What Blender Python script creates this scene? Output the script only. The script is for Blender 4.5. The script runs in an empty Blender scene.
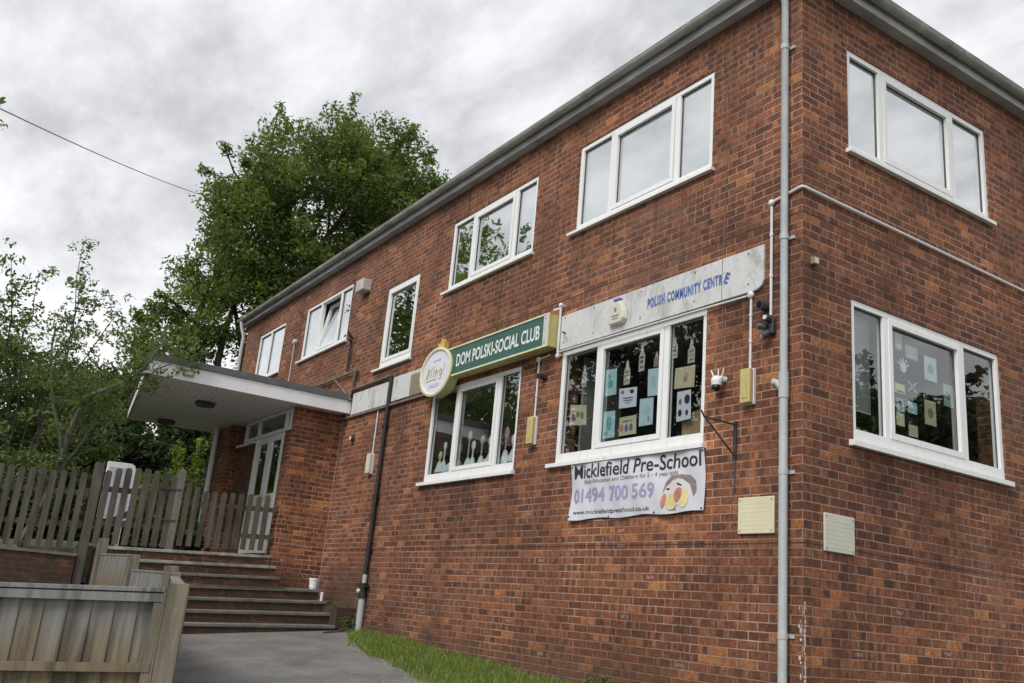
import bpy, bmesh, math, random
import numpy as np
from mathutils import Vector, Matrix
R = math.radians
random.seed(7)
rng = np.random.default_rng(11)
S = bpy.context.scene
C = S.collection

# ---------------------------------------------------------------- camera
cam_d = bpy.data.cameras.new('camera'); cam = bpy.data.objects.new('camera', cam_d); C.objects.link(cam)
cam_d.sensor_width = 36.0
cam_d.lens = 928.76 / 1024 * 36.0
cam_d.clip_start = 0.05; cam_d.clip_end = 2000
rt = Vector((0.55224075, 0.82919006, 0.08645232)); up = Vector((0.18879989, -0.22539352, 0.95579933)); fw = Vector((-0.81202509, 0.51150915, 0.28102248))
M = Matrix(((rt.x, up.x, -fw.x, 5.0495), (rt.y, up.y, -fw.y, -6.0947), (rt.z, up.z, -fw.z, 1.6), (0, 0, 0, 1)))
cam.matrix_world = M
S.camera = cam
# ---------------------------------------------------------------- world: overcast cloud sky over a Nishita sky
world = bpy.data.worlds.new("World"); S.world = world; world.use_nodes = True
nt = world.node_tree; nt.nodes.clear()
def N(t, typ, **kw):
    n = t.nodes.new(typ)
    for k, v in kw.items(): setattr(n, k, v)
    return n
SUN_EL, SUN_AZ = 46, 158          # azimuth: degrees clockwise from +Y
sky = N(nt, 'ShaderNodeTexSky', sky_type='NISHITA', sun_disc=False, sun_elevation=R(SUN_EL), sun_rotation=R(SUN_AZ))
bg1 = N(nt, 'ShaderNodeBackground'); bg1.inputs['Strength'].default_value = 0.08
nt.links.new(sky.outputs[0], bg1.inputs['Color'])
tc = N(nt, 'ShaderNodeTexCoord')
sep = N(nt, 'ShaderNodeSeparateXYZ'); nt.links.new(tc.outputs['Generated'], sep.inputs[0])
# cloud layer: direction projected onto a flat layer above
mx = N(nt, 'ShaderNodeMath', operation='MAXIMUM'); mx.inputs[1].default_value = 0.0; nt.links.new(sep.outputs[2], mx.inputs[0])
ad = N(nt, 'ShaderNodeMath', operation='ADD'); ad.inputs[1].default_value = 0.16; nt.links.new(mx.outputs[0], ad.inputs[0])
dx = N(nt, 'ShaderNodeMath', operation='DIVIDE'); nt.links.new(sep.outputs[0], dx.inputs[0]); nt.links.new(ad.outputs[0], dx.inputs[1])
dy = N(nt, 'ShaderNodeMath', operation='DIVIDE'); nt.links.new(sep.outputs[1], dy.inputs[0]); nt.links.new(ad.outputs[0], dy.inputs[1])
cb = N(nt, 'ShaderNodeCombineXYZ'); nt.links.new(dx.outputs[0], cb.inputs[0]); nt.links.new(dy.outputs[0], cb.inputs[1])
n1 = N(nt, 'ShaderNodeTexNoise'); n1.inputs['Scale'].default_value = 3.4; n1.inputs['Detail'].default_value = 9; n1.inputs['Roughness'].default_value = 0.58; n1.inputs['Distortion'].default_value = 0.15
cmap = N(nt, 'ShaderNodeMapping'); cmap.inputs['Rotation'].default_value = (0, 0, R(62)); cmap.inputs['Scale'].default_value = (1.0, 1.9, 1.0); nt.links.new(cb.outputs[0], cmap.inputs['Vector']); nt.links.new(cmap.outputs[0], n1.inputs['Vector'])
cr = N(nt, 'ShaderNodeValToRGB'); e = cr.color_ramp.elements
e[0].position = 0.36; e[0].color = (0.365, 0.37, 0.386, 1); e[1].position = 0.64; e[1].color = (0.57, 0.57, 0.58, 1)
m_ = cr.color_ramp.elements.new(0.5); m_.color = (0.465, 0.47, 0.487, 1)
nt.links.new(n1.outputs['Fac'], cr.inputs[0])
# thin bright cloud low down
hz = N(nt, 'ShaderNodeMapRange'); hz.inputs['From Min'].default_value = 0.02; hz.inputs['From Max'].default_value = 0.42; hz.inputs['To Min'].default_value = 1.0; hz.inputs['To Max'].default_value = 0.0
hz.interpolation_type = 'SMOOTHSTEP'
nt.links.new(sep.outputs[2], hz.inputs['Value'])
mixh = N(nt, 'ShaderNodeMixRGB'); mixh.inputs[2].default_value = (0.70, 0.70, 0.705, 1)
nt.links.new(hz.outputs[0], mixh.inputs[0]); nt.links.new(cr.outputs[0], mixh.inputs[1])
bg2 = N(nt, 'ShaderNodeBackground'); nt.links.new(mixh.outputs[0], bg2.inputs['Color']); bg2.inputs['Strength'].default_value = 1.07
ms = N(nt, 'ShaderNodeMixShader'); ms.inputs[0].default_value = 0.95
nt.links.new(bg1.outputs[0], ms.inputs[1]); nt.links.new(bg2.outputs[0], ms.inputs[2])
wo = N(nt, 'ShaderNodeOutputWorld'); nt.links.new(ms.outputs[0], wo.inputs[0])
sun_d = bpy.data.lights.new('sun', 'SUN'); sun_d.energy = 1.5; sun_d.angle = R(28); sun_d.color = (1, 0.97, 0.92)
sun = bpy.data.objects.new('sun', sun_d); C.objects.link(sun)
az = R(SUN_AZ); el = R(SUN_EL)
sdir = Vector((math.sin(az) * math.cos(el), math.cos(az) * math.cos(el), math.sin(el)))
sun.rotation_euler = sdir.to_track_quat('Z', 'Y').to_euler()
S.view_settings.view_transform = 'Standard'; S.view_settings.look = 'None'; S.view_settings.gamma = 1
S.view_settings.exposure = 0.72
S.view_settings.use_curve_mapping = False
S.render.engine = 'CYCLES'
S.cycles.max_bounces = 8; S.cycles.transparent_max_bounces = 12

# ---------------------------------------------------------------- materials
def mat(name):
    m = bpy.data.materials.new(name); m.use_nodes = True
    return m, m.node_tree, m.node_tree.nodes['Principled BSDF']
def L(t, a, b): t.links.new(a, b)
def math_(t, op, a, b=None, c=None):
    n = t.nodes.new('ShaderNodeMath'); n.operation = op
    for i, v in enumerate((a, b, c)):
        if v is None: continue
        if isinstance(v, (int, float)): n.inputs[i].default_value = v
        else: t.links.new(v, n.inputs[i])
    return n.outputs[0]
def noise(t, vec, scale, detail=3, rough=0.5, dist=0):
    n = t.nodes.new('ShaderNodeTexNoise'); n.inputs['Scale'].default_value = scale; n.inputs['Detail'].default_value = detail
    n.inputs['Roughness'].default_value = rough; n.inputs['Distortion'].default_value = dist
    if vec is not None: t.links.new(vec, n.inputs['Vector'])
    return n.outputs['Fac']
def ramp(t, fac, stops):
    n = t.nodes.new('ShaderNodeValToRGB'); el_ = n.color_ramp.elements
    while len(el_) < len(stops): el_.new(0.5)
    for q, (p, c) in zip(el_, stops): q.position = p; q.color = (*c, 1) if len(c) == 3 else c
    t.links.new(fac, n.inputs[0]); return n.outputs[0]
def mixc(t, f, a, b, mode='MIX'):
    n = t.nodes.new('ShaderNodeMixRGB'); n.blend_type = mode
    for i, v in enumerate((f, a, b)):
        if isinstance(v, (int, float)): n.inputs[i].default_value = v
        elif isinstance(v, tuple): n.inputs[i].default_value = (*v, 1)
        else: t.links.new(v, n.inputs[i])
    return n.outputs[0]
def maprange(t, v, a, b, c=0.0, d=1.0, smooth=True):
    n = t.nodes.new('ShaderNodeMapRange'); n.interpolation_type = 'SMOOTHSTEP' if smooth else 'LINEAR'
    t.links.new(v, n.inputs[0])
    for i, x in enumerate((a, b, c, d)): n.inputs[i + 1].default_value = x
    return n.outputs[0]
def objco(t):
    return t.nodes.new('ShaderNodeTexCoord').outputs['Object']
def bump(t, h, strength, dist, bs):
    n = t.nodes.new('ShaderNodeBump'); n.inputs['Strength'].default_value = strength; n.inputs['Distance'].default_value = dist
    t.links.new(h, n.inputs['Height']); t.links.new(n.outputs[0], bs.inputs['Normal'])

def plain(name, col, rough=0.6, var=0.15, scale=6.0, metal=0.0, bumpk=0.0):
    m, t, b = mat(name); co = objco(t)
    f = noise(t, co, scale, 5, 0.6)
    c = tuple(max(0, x * (1 - var)) for x in col); d = tuple(min(1, x * (1 + var)) for x in col)
    L(t, ramp(t, f, [(0.3, c), (0.7, d)]), b.inputs['Base Color'])
    b.inputs['Roughness'].default_value = rough; b.inputs['Metallic'].default_value = metal
    if bumpk: bump(t, noise(t, co, scale * 8, 4), bumpk, 0.01, b)
    return m

def brick_material(name, shade=1.0, worn=0.0):
    m, t, b = mat(name)
    g = t.nodes.new('ShaderNodeNewGeometry'); co = g.outputs['Position']
    s = t.nodes.new('ShaderNodeSeparateXYZ'); L(t, co, s.inputs[0])
    sn = t.nodes.new('ShaderNodeSeparateXYZ'); L(t, g.outputs['True Normal'], sn.inputs[0])
    ax = math_(t, 'ABSOLUTE', sn.outputs[0]); isx = math_(t, 'GREATER_THAN', ax, 0.7)
    X, Y, Z = s.outputs
    ux = math_(t, 'MULTIPLY', X, math_(t, 'SUBTRACT', 1.0, isx))
    uy = math_(t, 'MULTIPLY', math_(t, 'ADD', Y, 0.1125), isx)
    u = math_(t, 'ADD', math_(t, 'ADD', ux, uy), 90.0)
    # slight waviness of hand-laid courses
    wv = noise(t, co, 0.9, 2)
    z = math_(t, 'ADD', math_(t, 'ADD', Z, 0.010), math_(t, 'MULTIPLY', math_(t, 'SUBTRACT', wv, 0.5), 0.012))
    row = math_(t, 'FLOOR', math_(t, 'DIVIDE', z, 0.075))
    fz = math_(t, 'SUBTRACT', z, math_(t, 'MULTIPLY', row, 0.075))
    cr_ = t.nodes.new('ShaderNodeCombineXYZ'); L(t, row, cr_.inputs[0])
    wr = t.nodes.new('ShaderNodeTexWhiteNoise'); wr.noise_dimensions = '3D'; L(t, cr_.outputs[0], wr.inputs['Vector'])
    off = math_(t, 'ADD', math_(t, 'MULTIPLY', math_(t, 'FLOORED_MODULO', row, 2.0), 0.1125), math_(t, 'MULTIPLY', wr.outputs['Value'], 0.014))
    bu = math_(t, 'DIVIDE', math_(t, 'ADD', u, off), 0.225)
    col = math_(t, 'FLOOR', bu)
    fu = math_(t, 'MULTIPLY', math_(t, 'SUBTRACT', bu, col), 0.225)
    idv = t.nodes.new('ShaderNodeCombineXYZ'); L(t, col, idv.inputs[0]); L(t, row, idv.inputs[1]); L(t, isx, idv.inputs[2])
    w1 = t.nodes.new('ShaderNodeTexWhiteNoise'); w1.noise_dimensions = '3D'; L(t, idv.outputs[0], w1.inputs['Vector'])
    id2 = t.nodes.new('ShaderNodeVectorMath'); id2.operation = 'ADD'; L(t, idv.outputs[0], id2.inputs[0]); id2.inputs[1].default_value = (31.7, 12.3, 5.1)
    w2 = t.nodes.new('ShaderNodeTexWhiteNoise'); w2.noise_dimensions = '3D'; L(t, id2.outputs[0], w2.inputs['Vector'])
    r1, r2 = w1.outputs['Value'], w2.outputs['Value']
    # base colour per brick
    base = ramp(t, r1, [(0.0, (0.095, 0.036, 0.021)), (0.14, (0.135, 0.047, 0.025)), (0.5, (0.182, 0.064, 0.031)), (0.85, (0.230, 0.084, 0.038)), (1.0, (0.37, 0.15, 0.058))])
    # kiss-mark bands: vertical stripes of darker and paler burning inside each brick
    bv = t.nodes.new('ShaderNodeCombineXYZ')
    L(t, math_(t, 'MULTIPLY', fu, 17.0), bv.inputs[0]); L(t, math_(t, 'MULTIPLY', r1, 53.0), bv.inputs[1]); L(t, math_(t, 'MULTIPLY', r2, 37.0), bv.inputs[2])
    bands = noise(t, bv.outputs[0], 1.0, 0.5)
    bandk = maprange(t, bands, 0.36, 0.66)
    bcol = mixc(t, maprange(t, r2, 0.3, 0.9, 0.0, 0.75), base, mixc(t, bandk, (0.075, 0.033, 0.022), (0.26, 0.101, 0.050)))
    # rare bricks with a pale bloomed centre
    cen = math_(t, 'MULTIPLY', maprange(t, math_(t, 'ABSOLUTE', math_(t, 'SUBTRACT', fu, 0.11)), 0.075, 0.03), maprange(t, math_(t, 'ABSOLUTE', math_(t, 'SUBTRACT', fz, 0.0375)), 0.020, 0.010))
    rare = math_(t, 'MULTIPLY', math_(t, 'GREATER_THAN', math_(t, 'FRACT', math_(t, 'MULTIPLY', r2, 17.3)), 0.975), math_(t, 'LESS_THAN', Z, 2.9))
    bcol = mixc(t, math_(t, 'MULTIPLY', math_(t, 'MULTIPLY', cen, rare), maprange(t, noise(t, co, 38, 3, 0.7), 0.35, 0.65, 0.0, 0.6)), bcol, (0.50, 0.40, 0.36))
    # grain
    gr = noise(t, co, 55, 4, 0.7)
    mot = noise(t, co, 21, 5, 0.72)
    bcol = mixc(t, 1.0, bcol, ramp(t, mot, [(0.30, (0.42, 0.41, 0.42)), (0.70, (1.75, 1.75, 1.7))]), 'MULTIPLY')
    bcol = mixc(t, 0.7, bcol, mixc(t, 1.0, bcol, ramp(t, gr, [(0.25, (0.45, 0.45, 0.47)), (0.75, (1.45, 1.42, 1.4))]), 'MULTIPLY'))
    # mortar
    e1 = math_(t, 'MINIMUM', fu, math_(t, 'SUBTRACT', 0.225, fu))
    e2 = math_(t, 'MINIMUM', fz, math_(t, 'SUBTRACT', 0.075, fz))
    edge = math_(t, 'MINIMUM', e1, e2)
    edge = math_(t, 'ADD', edge, math_(t, 'MULTIPLY', math_(t, 'SUBTRACT', noise(t, co, 32, 4, 0.7), 0.5), 0.009))
    brickm = maprange(t, edge, 0.0036, 0.0070)
    mcol = ramp(t, noise(t, co, 1.3, 6, 0.7), [(0.32, (0.16, 0.105, 0.078)), (0.62, (0.42, 0.30, 0.23))])
    colr = mixc(t, brickm, mcol, bcol)
    # broad weathering, damp and soot, and two dark courses (dpc and floor line)
    big = noise(t, co, 0.55, 5, 0.6, 0.4)
    colr = mixc(t, 1.0, colr, ramp(t, big, [(0.3, (0.58, 0.56, 0.57)), (0.68, (1.34, 1.32, 1.26))]), 'MULTIPLY')
    sv = t.nodes.new('ShaderNodeMapping'); sv.inputs['Scale'].default_value = (5, 5, 0.35); L(t, co, sv.inputs['Vector'])
    st = noise(t, sv.outputs[0], 1.0, 4, 0.6)
    colr = mixc(t, 0.5, colr, mixc(t, 1.0, colr, ramp(t, st, [(0.32, (0.62, 0.60, 0.60)), (0.6, (1.1, 1.1, 1.1))]), 'MULTIPLY'))
    for zz, hw in ((2.352, 0.010), (5.245, 0.014)):
        band = maprange(t, math_(t, 'ABSOLUTE', math_(t, 'SUBTRACT', math_(t, 'ADD', Z, math_(t, 'MULTIPLY', math_(t, 'SUBTRACT', wv, 0.5), 0.02)), zz)), hw, hw * 0.4)
        colr = mixc(t, math_(t, 'MULTIPLY', band, 0.8), colr, (0.035, 0.022, 0.020))
    if worn:
        alg = math_(t, 'MULTIPLY', maprange(t, noise(t, co, 3.0, 5, 0.7), 0.42, 0.62), worn)
        colr = mixc(t, alg, colr, (0.050, 0.046, 0.034))
    # pale bloom patches and orange-washed areas
    pb = noise(t, co, 0.33, 6, 0.7, 0.8)
    colr = mixc(t, maprange(t, pb, 0.52, 0.70, 0, 0.28), colr, (0.27, 0.17, 0.125))
    pd = t.nodes.new('ShaderNodeMapping'); pd.inputs['Location'].default_value = (7.3, 2.1, 4.4); L(t, co, pd.inputs['Vector'])
    colr = mixc(t, maprange(t, noise(t, pd.outputs[0], 0.45, 6, 0.72, 0.6), 0.50, 0.70, 0, 0.55), colr, mixc(t, 1.0, colr, (0.50, 0.47, 0.47), 'MULTIPLY'))
    # rain streaks running down from the ends of the sills
    smp = t.nodes.new('ShaderNodeMapping'); smp.inputs['Scale'].default_value = (14, 14, 0.5); L(t, co, smp.inputs['Vector'])
    sn_ = maprange(t, noise(t, smp.outputs[0], 1.0, 4, 0.65), 0.44, 0.66)
    for xc, hw2, zs_ in ((-2.3, 1.25, 6.05), (-5.45, 1.2, 6.05), (-8.1, .65, 5.22), (-11.4, 1.2, 6.04), (-5.5, 1.3, 3.21), (-.55, .30, 4.66)):
        mx_ = maprange(t, math_(t, 'ABSOLUTE', math_(t, 'SUBTRACT', X, xc)), hw2, hw2 - .12)
        mz_ = math_(t, 'MULTIPLY', maprange(t, Z, zs_ - 1.1, zs_ - .02), math_(t, 'LESS_THAN', Z, zs_))
        mm_ = math_(t, 'MULTIPLY', math_(t, 'MULTIPLY', mx_, mz_), math_(t, 'MULTIPLY', math_(t, 'ADD', math_(t, 'MULTIPLY', sn_, 0.8), 0.2), math_(t, 'SUBTRACT', 1.0, isx)))
        colr = mixc(t, math_(t, 'MULTIPLY', mm_, 0.6), colr, mixc(t, 1.0, colr, (0.42, 0.42, 0.43), 'MULTIPLY'))
    # green-black damp stain in the brick corner beside the steps
    sx = maprange(t, math_(t, 'ADD', X, math_(t, 'MULTIPLY', noise(t, co, 1.6, 5, 0.7), 1.2)), -6.6, -8.6)
    sz_ = maprange(t, math_(t, 'ADD', Z, math_(t, 'MULTIPLY', noise(t, co, 1.3, 5, 0.7), 1.3)), 3.1, 1.9)
    colr = mixc(t, math_(t, 'MULTIPLY', math_(t, 'MULTIPLY', sx, sz_), 0.72), colr, (0.040, 0.030, 0.022))
    # damp foot of the wall
    foot = math_(t, 'MULTIPLY', maprange(t, math_(t, 'ADD', Z, math_(t, 'MULTIPLY', noise(t, co, 2.0, 4), 0.5)), 1.75, 1.25), 0.55)
    colr = mixc(t, foot, colr, (0.075, 0.050, 0.036))
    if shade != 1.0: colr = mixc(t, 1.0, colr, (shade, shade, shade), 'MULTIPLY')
    L(t, colr, b.inputs['Base Color']); b.inputs['Roughness'].default_value = 0.88
    h = math_(t, 'ADD', brickm, math_(t, 'MULTIPLY', gr, 0.35))
    h = math_(t, 'ADD', h, math_(t, 'MULTIPLY', r1, 0.25))
    bump(t, h, 0.7, 0.007, b)
    return m

def wood(name, c1, c2, axis=2, green=0.3):
    m, t, b = mat(name); co = objco(t)
    mp = t.nodes.new('ShaderNodeMapping'); sc = [26, 26, 26]; sc[axis] = 1.6; mp.inputs['Scale'].default_value = sc; L(t, co, mp.inputs['Vector'])
    g = noise(t, mp.outputs[0], 1.0, 5, 0.62, 0.4)
    c = ramp(t, g, [(0.28, c1), (0.7, c2)])
    mp2 = t.nodes.new('ShaderNodeMapping'); s2 = [5, 5, 5]; s2[axis] = 1.2; mp2.inputs['Scale'].default_value = s2; L(t, co, mp2.inputs['Vector'])
    st = noise(t, mp2.outputs[0], 1.0, 4, 0.6)
    c = mixc(t, maprange(t, st, 0.45, 0.68, 0, 0.65), c, tuple(x * 0.38 for x in c1))
    c = mixc(t, maprange(t, noise(t, co, 3.1, 4), 0.5, 0.75, 0, green), c, (0.075, 0.085, 0.05))
    L(t, c, b.inputs['Base Color']); b.inputs['Roughness'].default_value = 0.85
    bump(t, g, 0.5, 0.004, b)
    return m

def panelwood(name):
    # weathered close-board fence: grey and bleached towards the top, tan lower down, streaky
    m, t, b = mat(name); co = objco(t)
    mp = t.nodes.new('ShaderNodeMapping'); mp.inputs['Scale'].default_value = (22, 22, 1.4); L(t, co, mp.inputs['Vector'])
    g = noise(t, mp.outputs[0], 1.0, 5, 0.62, 0.5)
    mpf = t.nodes.new('ShaderNodeMapping'); mpf.inputs['Scale'].default_value = (120, 120, 5); L(t, co, mpf.inputs['Vector'])
    g = math_(t, 'ADD', math_(t, 'MULTIPLY', g, 0.6), math_(t, 'MULTIPLY', noise(t, mpf.outputs[0], 1.0, 4, 0.7), 0.4))
    s = t.nodes.new('ShaderNodeSeparateXYZ'); L(t, co, s.inputs[0])
    tan = ramp(t, g, [(0.3, (0.095, 0.070, 0.042)), (0.7, (0.235, 0.185, 0.115))])
    grey = ramp(t, g, [(0.3, (0.13, 0.13, 0.125)), (0.7, (0.25, 0.25, 0.24))])
    k = maprange(t, math_(t, 'ADD', s.outputs[2], math_(t, 'MULTIPLY', noise(t, mp.outputs[0], 0.35, 3), 0.45)), -0.20, 0.14)
    c = mixc(t, k, tan, grey)
    mp2 = t.nodes.new('ShaderNodeMapping'); mp2.inputs['Scale'].default_value = (9, 9, 0.9); L(t, co, mp2.inputs['Vector'])
    st = noise(t, mp2.outputs[0], 1.0, 4, 0.65)
    c = mixc(t, maprange(t, st, 0.46, 0.64, 0, 0.75), c, (0.05, 0.043, 0.03))
    v = t.nodes.new('ShaderNodeTexVoronoi'); v.inputs['Scale'].default_value = 3.2; L(t, co, v.inputs['Vector'])
    c = mixc(t, maprange(t, v.outputs['Distance'], 0.05, 0.02, 0, 0.8), c, (0.03, 0.02, 0.012))
    L(t, c, b.inputs['Base Color']); b.inputs['Roughness'].default_value = 0.85
    bump(t, g, 0.5, 0.004, b)
    return m

def glass_material(name, f0=0.15, tint=(0.80, 0.84, 0.84)):
    m, t, b = mat(name); t.nodes.remove(b)
    gg = t.nodes.new('ShaderNodeNewGeometry'); dt = t.nodes.new('ShaderNodeVectorMath'); dt.operation = 'DOT_PRODUCT'
    L(t, gg.outputs['Incoming'], dt.inputs[0]); L(t, gg.outputs['True Normal'], dt.inputs[1])
    cs_ = math_(t, 'SUBTRACT', 1.0, math_(t, 'ABSOLUTE', dt.outputs['Value']))
    fac = math_(t, 'ADD', f0, math_(t, 'MULTIPLY', 1 - f0, math_(t, 'POWER', cs_, 4.0)))
    nz = t.nodes.new('ShaderNodeTexNoise'); nz.inputs['Scale'].default_value = 1.4; L(t, objco(t), nz.inputs['Vector'])
    bp = t.nodes.new('ShaderNodeBump'); bp.inputs['Strength'].default_value = 0.05; bp.inputs['Distance'].default_value = 0.02; L(t, nz.outputs['Fac'], bp.inputs['Height'])
    tr = t.nodes.new('ShaderNodeBsdfTransparent'); tr.inputs[0].default_value = (*tint, 1)
    gl = t.nodes.new('ShaderNodeBsdfGlossy'); gl.inputs['Roughness'].default_value = 0.012; gl.inputs['Color'].default_value = (0.95, 0.98, 0.98, 1)
    L(t, bp.outputs[0], gl.inputs['Normal'])
    mxn = t.nodes.new('ShaderNodeMixShader'); L(t, fac, mxn.inputs[0]); L(t, tr.outputs[0], mxn.inputs[1]); L(t, gl.outputs[0], mxn.inputs[2])
    L(t, mxn.outputs[0], t.nodes['Material Output'].inputs[0])
    return m

def leaf_material(name, c1, c2, trans=0.35):
    m, t, b = mat(name)
    a = t.nodes.new('ShaderNodeAttribute'); a.attribute_name = 'tint'
    c = ramp(t, a.outputs['Fac'], [(0.0, c1), (1.0, c2)])
    L(t, c, b.inputs['Base Color']); b.inputs['Roughness'].default_value = 0.55
    tl = t.nodes.new('ShaderNodeBsdfTranslucent'); L(t, mixc(t, 1.0, c, (1.3, 1.5, 0.7), 'MULTIPLY'), tl.inputs[0])
    mxn = t.nodes.new('ShaderNodeMixShader'); mxn.inputs[0].default_value = trans
    L(t, b.outputs[0], mxn.inputs[1]); L(t, tl.outputs[0], mxn.inputs[2]); L(t, mxn.outputs[0], t.nodes['Material Output'].inputs[0])
    return m

def translucent_cloth(name, col, k=0.4):
    m, t, b = mat(name); b.inputs['Base Color'].default_value = (*col, 1); b.inputs['Roughness'].default_value = 0.9
    tl = t.nodes.new('ShaderNodeBsdfTranslucent'); tl.inputs[0].default_value = (*col, 1)
    mxn = t.nodes.new('ShaderNodeMixShader'); mxn.inputs[0].default_value = k
    L(t, b.outputs[0], mxn.inputs[1]); L(t, tl.outputs[0], mxn.inputs[2]); L(t, mxn.outputs[0], t.nodes['Material Output'].inputs[0])
    return m

def asphalt_material():
    m, t, b = mat('asphalt'); co = objco(t)
    f = noise(t, co, 1.3, 6, 0.65); g = noise(t, co, 90, 3, 0.7)
    c = ramp(t, f, [(0.3, (0.10, 0.099, 0.098)), (0.7, (0.215, 0.21, 0.20))])
    c = mixc(t, 0.7, c, mixc(t, 1.0, c, ramp(t, g, [(0.3, (0.40, 0.40, 0.40)), (0.7, (1.7, 1.7, 1.7))]), 'MULTIPLY'))
    v = t.nodes.new('ShaderNodeTexVoronoi'); v.inputs['Scale'].default_value = 30; L(t, co, v.inputs['Vector'])
    c = mixc(t, maprange(t, v.outputs['Distance'], 0.16, 0.08, 0, 0.7), c, (0.24, 0.23, 0.22))
    vc = t.nodes.new('ShaderNodeTexVoronoi'); vc.feature = 'DISTANCE_TO_EDGE'; vc.inputs['Scale'].default_value = 0.55
    wob = t.nodes.new('ShaderNodeVectorMath'); wob.operation = 'ADD'; L(t, co, wob.inputs[0])
    wn = t.nodes.new('ShaderNodeTexNoise'); wn.inputs['Scale'].default_value = 2.5; wn.inputs['Detail'].default_value = 5; L(t, co, wn.inputs['Vector'])
    wsc = t.nodes.new('ShaderNodeVectorMath'); wsc.operation = 'SCALE'; wsc.inputs[3].default_value = 0.7; L(t, wn.outputs['Color'], wsc.inputs[0]); L(t, wsc.outputs[0], wob.inputs[1]); L(t, wob.outputs[0], vc.inputs['Vector'])
    c = mixc(t, maprange(t, vc.outputs['Distance'], 0.007, 0.001, 0, 0.40), c, (0.05, 0.05, 0.048))
    lt = noise(t, co, 5.0, 6, 0.75)
    c = mixc(t, maprange(t, lt, 0.54, 0.70, 0, 0.55), c, (0.16, 0.14, 0.105))
    L(t, c, b.inputs['Base Color']); b.inputs['Roughness'].default_value = 0.9
    bump(t, math_(t, 'ADD', g, math_(t, 'MULTIPLY', f, 2.0)), 0.6, 0.012, b)
    return m

def board_material(name, c, stain, k=0.6):
    m, t, b = mat(name); co = objco(t)
    mp = t.nodes.new('ShaderNodeMapping'); mp.inputs['Scale'].default_value = (3, 3, 1.2); L(t, co, mp.inputs['Vector'])
    f = noise(t, mp.outputs[0], 1.6, 7, 0.68, 0.5); g = noise(t, co, 22, 5, 0.7)
    cc = mixc(t, maprange(t, f, 0.48, 0.68, 0, k), c, stain)
    cc = mixc(t, maprange(t, g, 0.5, 0.72, 0, 0.45), cc, stain)
    L(t, cc, b.inputs['Base Color']); b.inputs['Roughness'].default_value = 0.85
    bump(t, g, 0.5, 0.006, b)
    return m

def gutter_material():
    m, t, b = mat('gutter_grey'); co = objco(t)
    f = noise(t, co, 2.3, 6, 0.7, 0.3)
    c = ramp(t, f, [(0.3, (0.22, 0.235, 0.20)), (0.5, (0.36, 0.375, 0.34)), (0.75, (0.50, 0.51, 0.48))])
    L(t, c, b.inputs['Base Color']); b.inputs['Roughness'].default_value = 0.55
    return m

M_ = {}
M_['brick'] = brick_material('brick_work')
M_['brick_worn_shaded'] = brick_material('worn_shaded_brick_work', 0.8, 0.75)  # real wear on steps and kerb; painted canopy shade on the porch dwarf wall
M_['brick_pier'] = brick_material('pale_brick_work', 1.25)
def frame_white():
    m, t, b = mat('white_plastic'); co = objco(t)
    mp = t.nodes.new('ShaderNodeMapping'); mp.inputs['Scale'].default_value = (9, 9, 1.6); L(t, co, mp.inputs['Vector'])
    f = noise(t, mp.outputs[0], 1.4, 6, 0.7, 0.3)
    c = ramp(t, f, [(0.35, (0.84, 0.85, 0.85)), (0.60, (0.79, 0.80, 0.79)), (0.76, (0.52, 0.52, 0.47))])
    L(t, c, b.inputs['Base Color']); b.inputs['Roughness'].default_value = 0.4; return m
M_['upvc'] = frame_white()
M_['glass'] = glass_material('coated_window_glass', 0.70)
M_['glass_mid'] = glass_material('window_glass', 0.20)
M_['glass_clear'] = glass_material('clear_window_glass', 0.17, (0.86, 0.89, 0.88))
M_['curtain'] = translucent_cloth('net_curtain', (0.86, 0.88, 0.88), 0.45)
M_['blind'] = translucent_cloth('roller_blind_cloth', (0.36, 0.38, 0.38), 0.3)
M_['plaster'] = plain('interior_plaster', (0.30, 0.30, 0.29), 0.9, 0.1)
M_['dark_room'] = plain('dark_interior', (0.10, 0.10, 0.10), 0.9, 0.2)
M_['gutter'] = gutter_material()
M_['soffit_grey'] = plain('grey_painted_soffit', (0.42, 0.425, 0.43), 0.7, 0.25, 2.5)
M_['pipe_grey'] = plain('grey_pipe_paint', (0.42, 0.45, 0.46), 0.45, 0.12, 5)
M_['pipe_black'] = plain('black_pipe_paint', (0.018, 0.018, 0.02), 0.45, 0.3)
M_['tile'] = plain('roof_tile', (0.10, 0.07, 0.06), 0.85, 0.3, 4)
M_['felt'] = plain('roof_felt', (0.12, 0.125, 0.135), 0.85, 0.2, 5)
M_['white_board'] = plain('white_fascia_board', (0.80, 0.81, 0.83), 0.5, 0.10, 2)
M_['rendered'] = board_material('flaking_white_render', (0.60, 0.61, 0.61), (0.27, 0.265, 0.23))
M_['tan_patch'] = plain('tan_patch', (0.24, 0.21, 0.14), 0.8, 0.15)
M_['cream'] = plain('cream_paint', (0.66, 0.62, 0.43), 0.6, 0.06, 6)
M_['lamp_yellow'] = plain('yellowed_plastic', (0.54, 0.44, 0.18), 0.5, 0.15, 9)
M_['cable_white'] = plain('white_conduit_plastic', (0.68, 0.68, 0.70), 0.45, 0.08)
M_['gold'] = plain('gold_paint', (0.50, 0.44, 0.17), 0.4, 0.12, 8)
M_['gold_pale'] = plain('pale_gold_paint', (0.68, 0.67, 0.46), 0.4, 0.10, 8)
M_['green_sign'] = plain('green_sign_face', (0.045, 0.125, 0.105), 0.35, 0.12, 4)
M_['silver'] = plain('silver_trim', (0.55, 0.56, 0.55), 0.4, 0.1)
M_['sign_white'] = plain('sign_white', (0.72, 0.72, 0.80), 0.4, 0.08)
M_['lettering_white'] = plain('lettering_white', (0.78, 0.79, 0.76), 0.5, 0.04)
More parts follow.
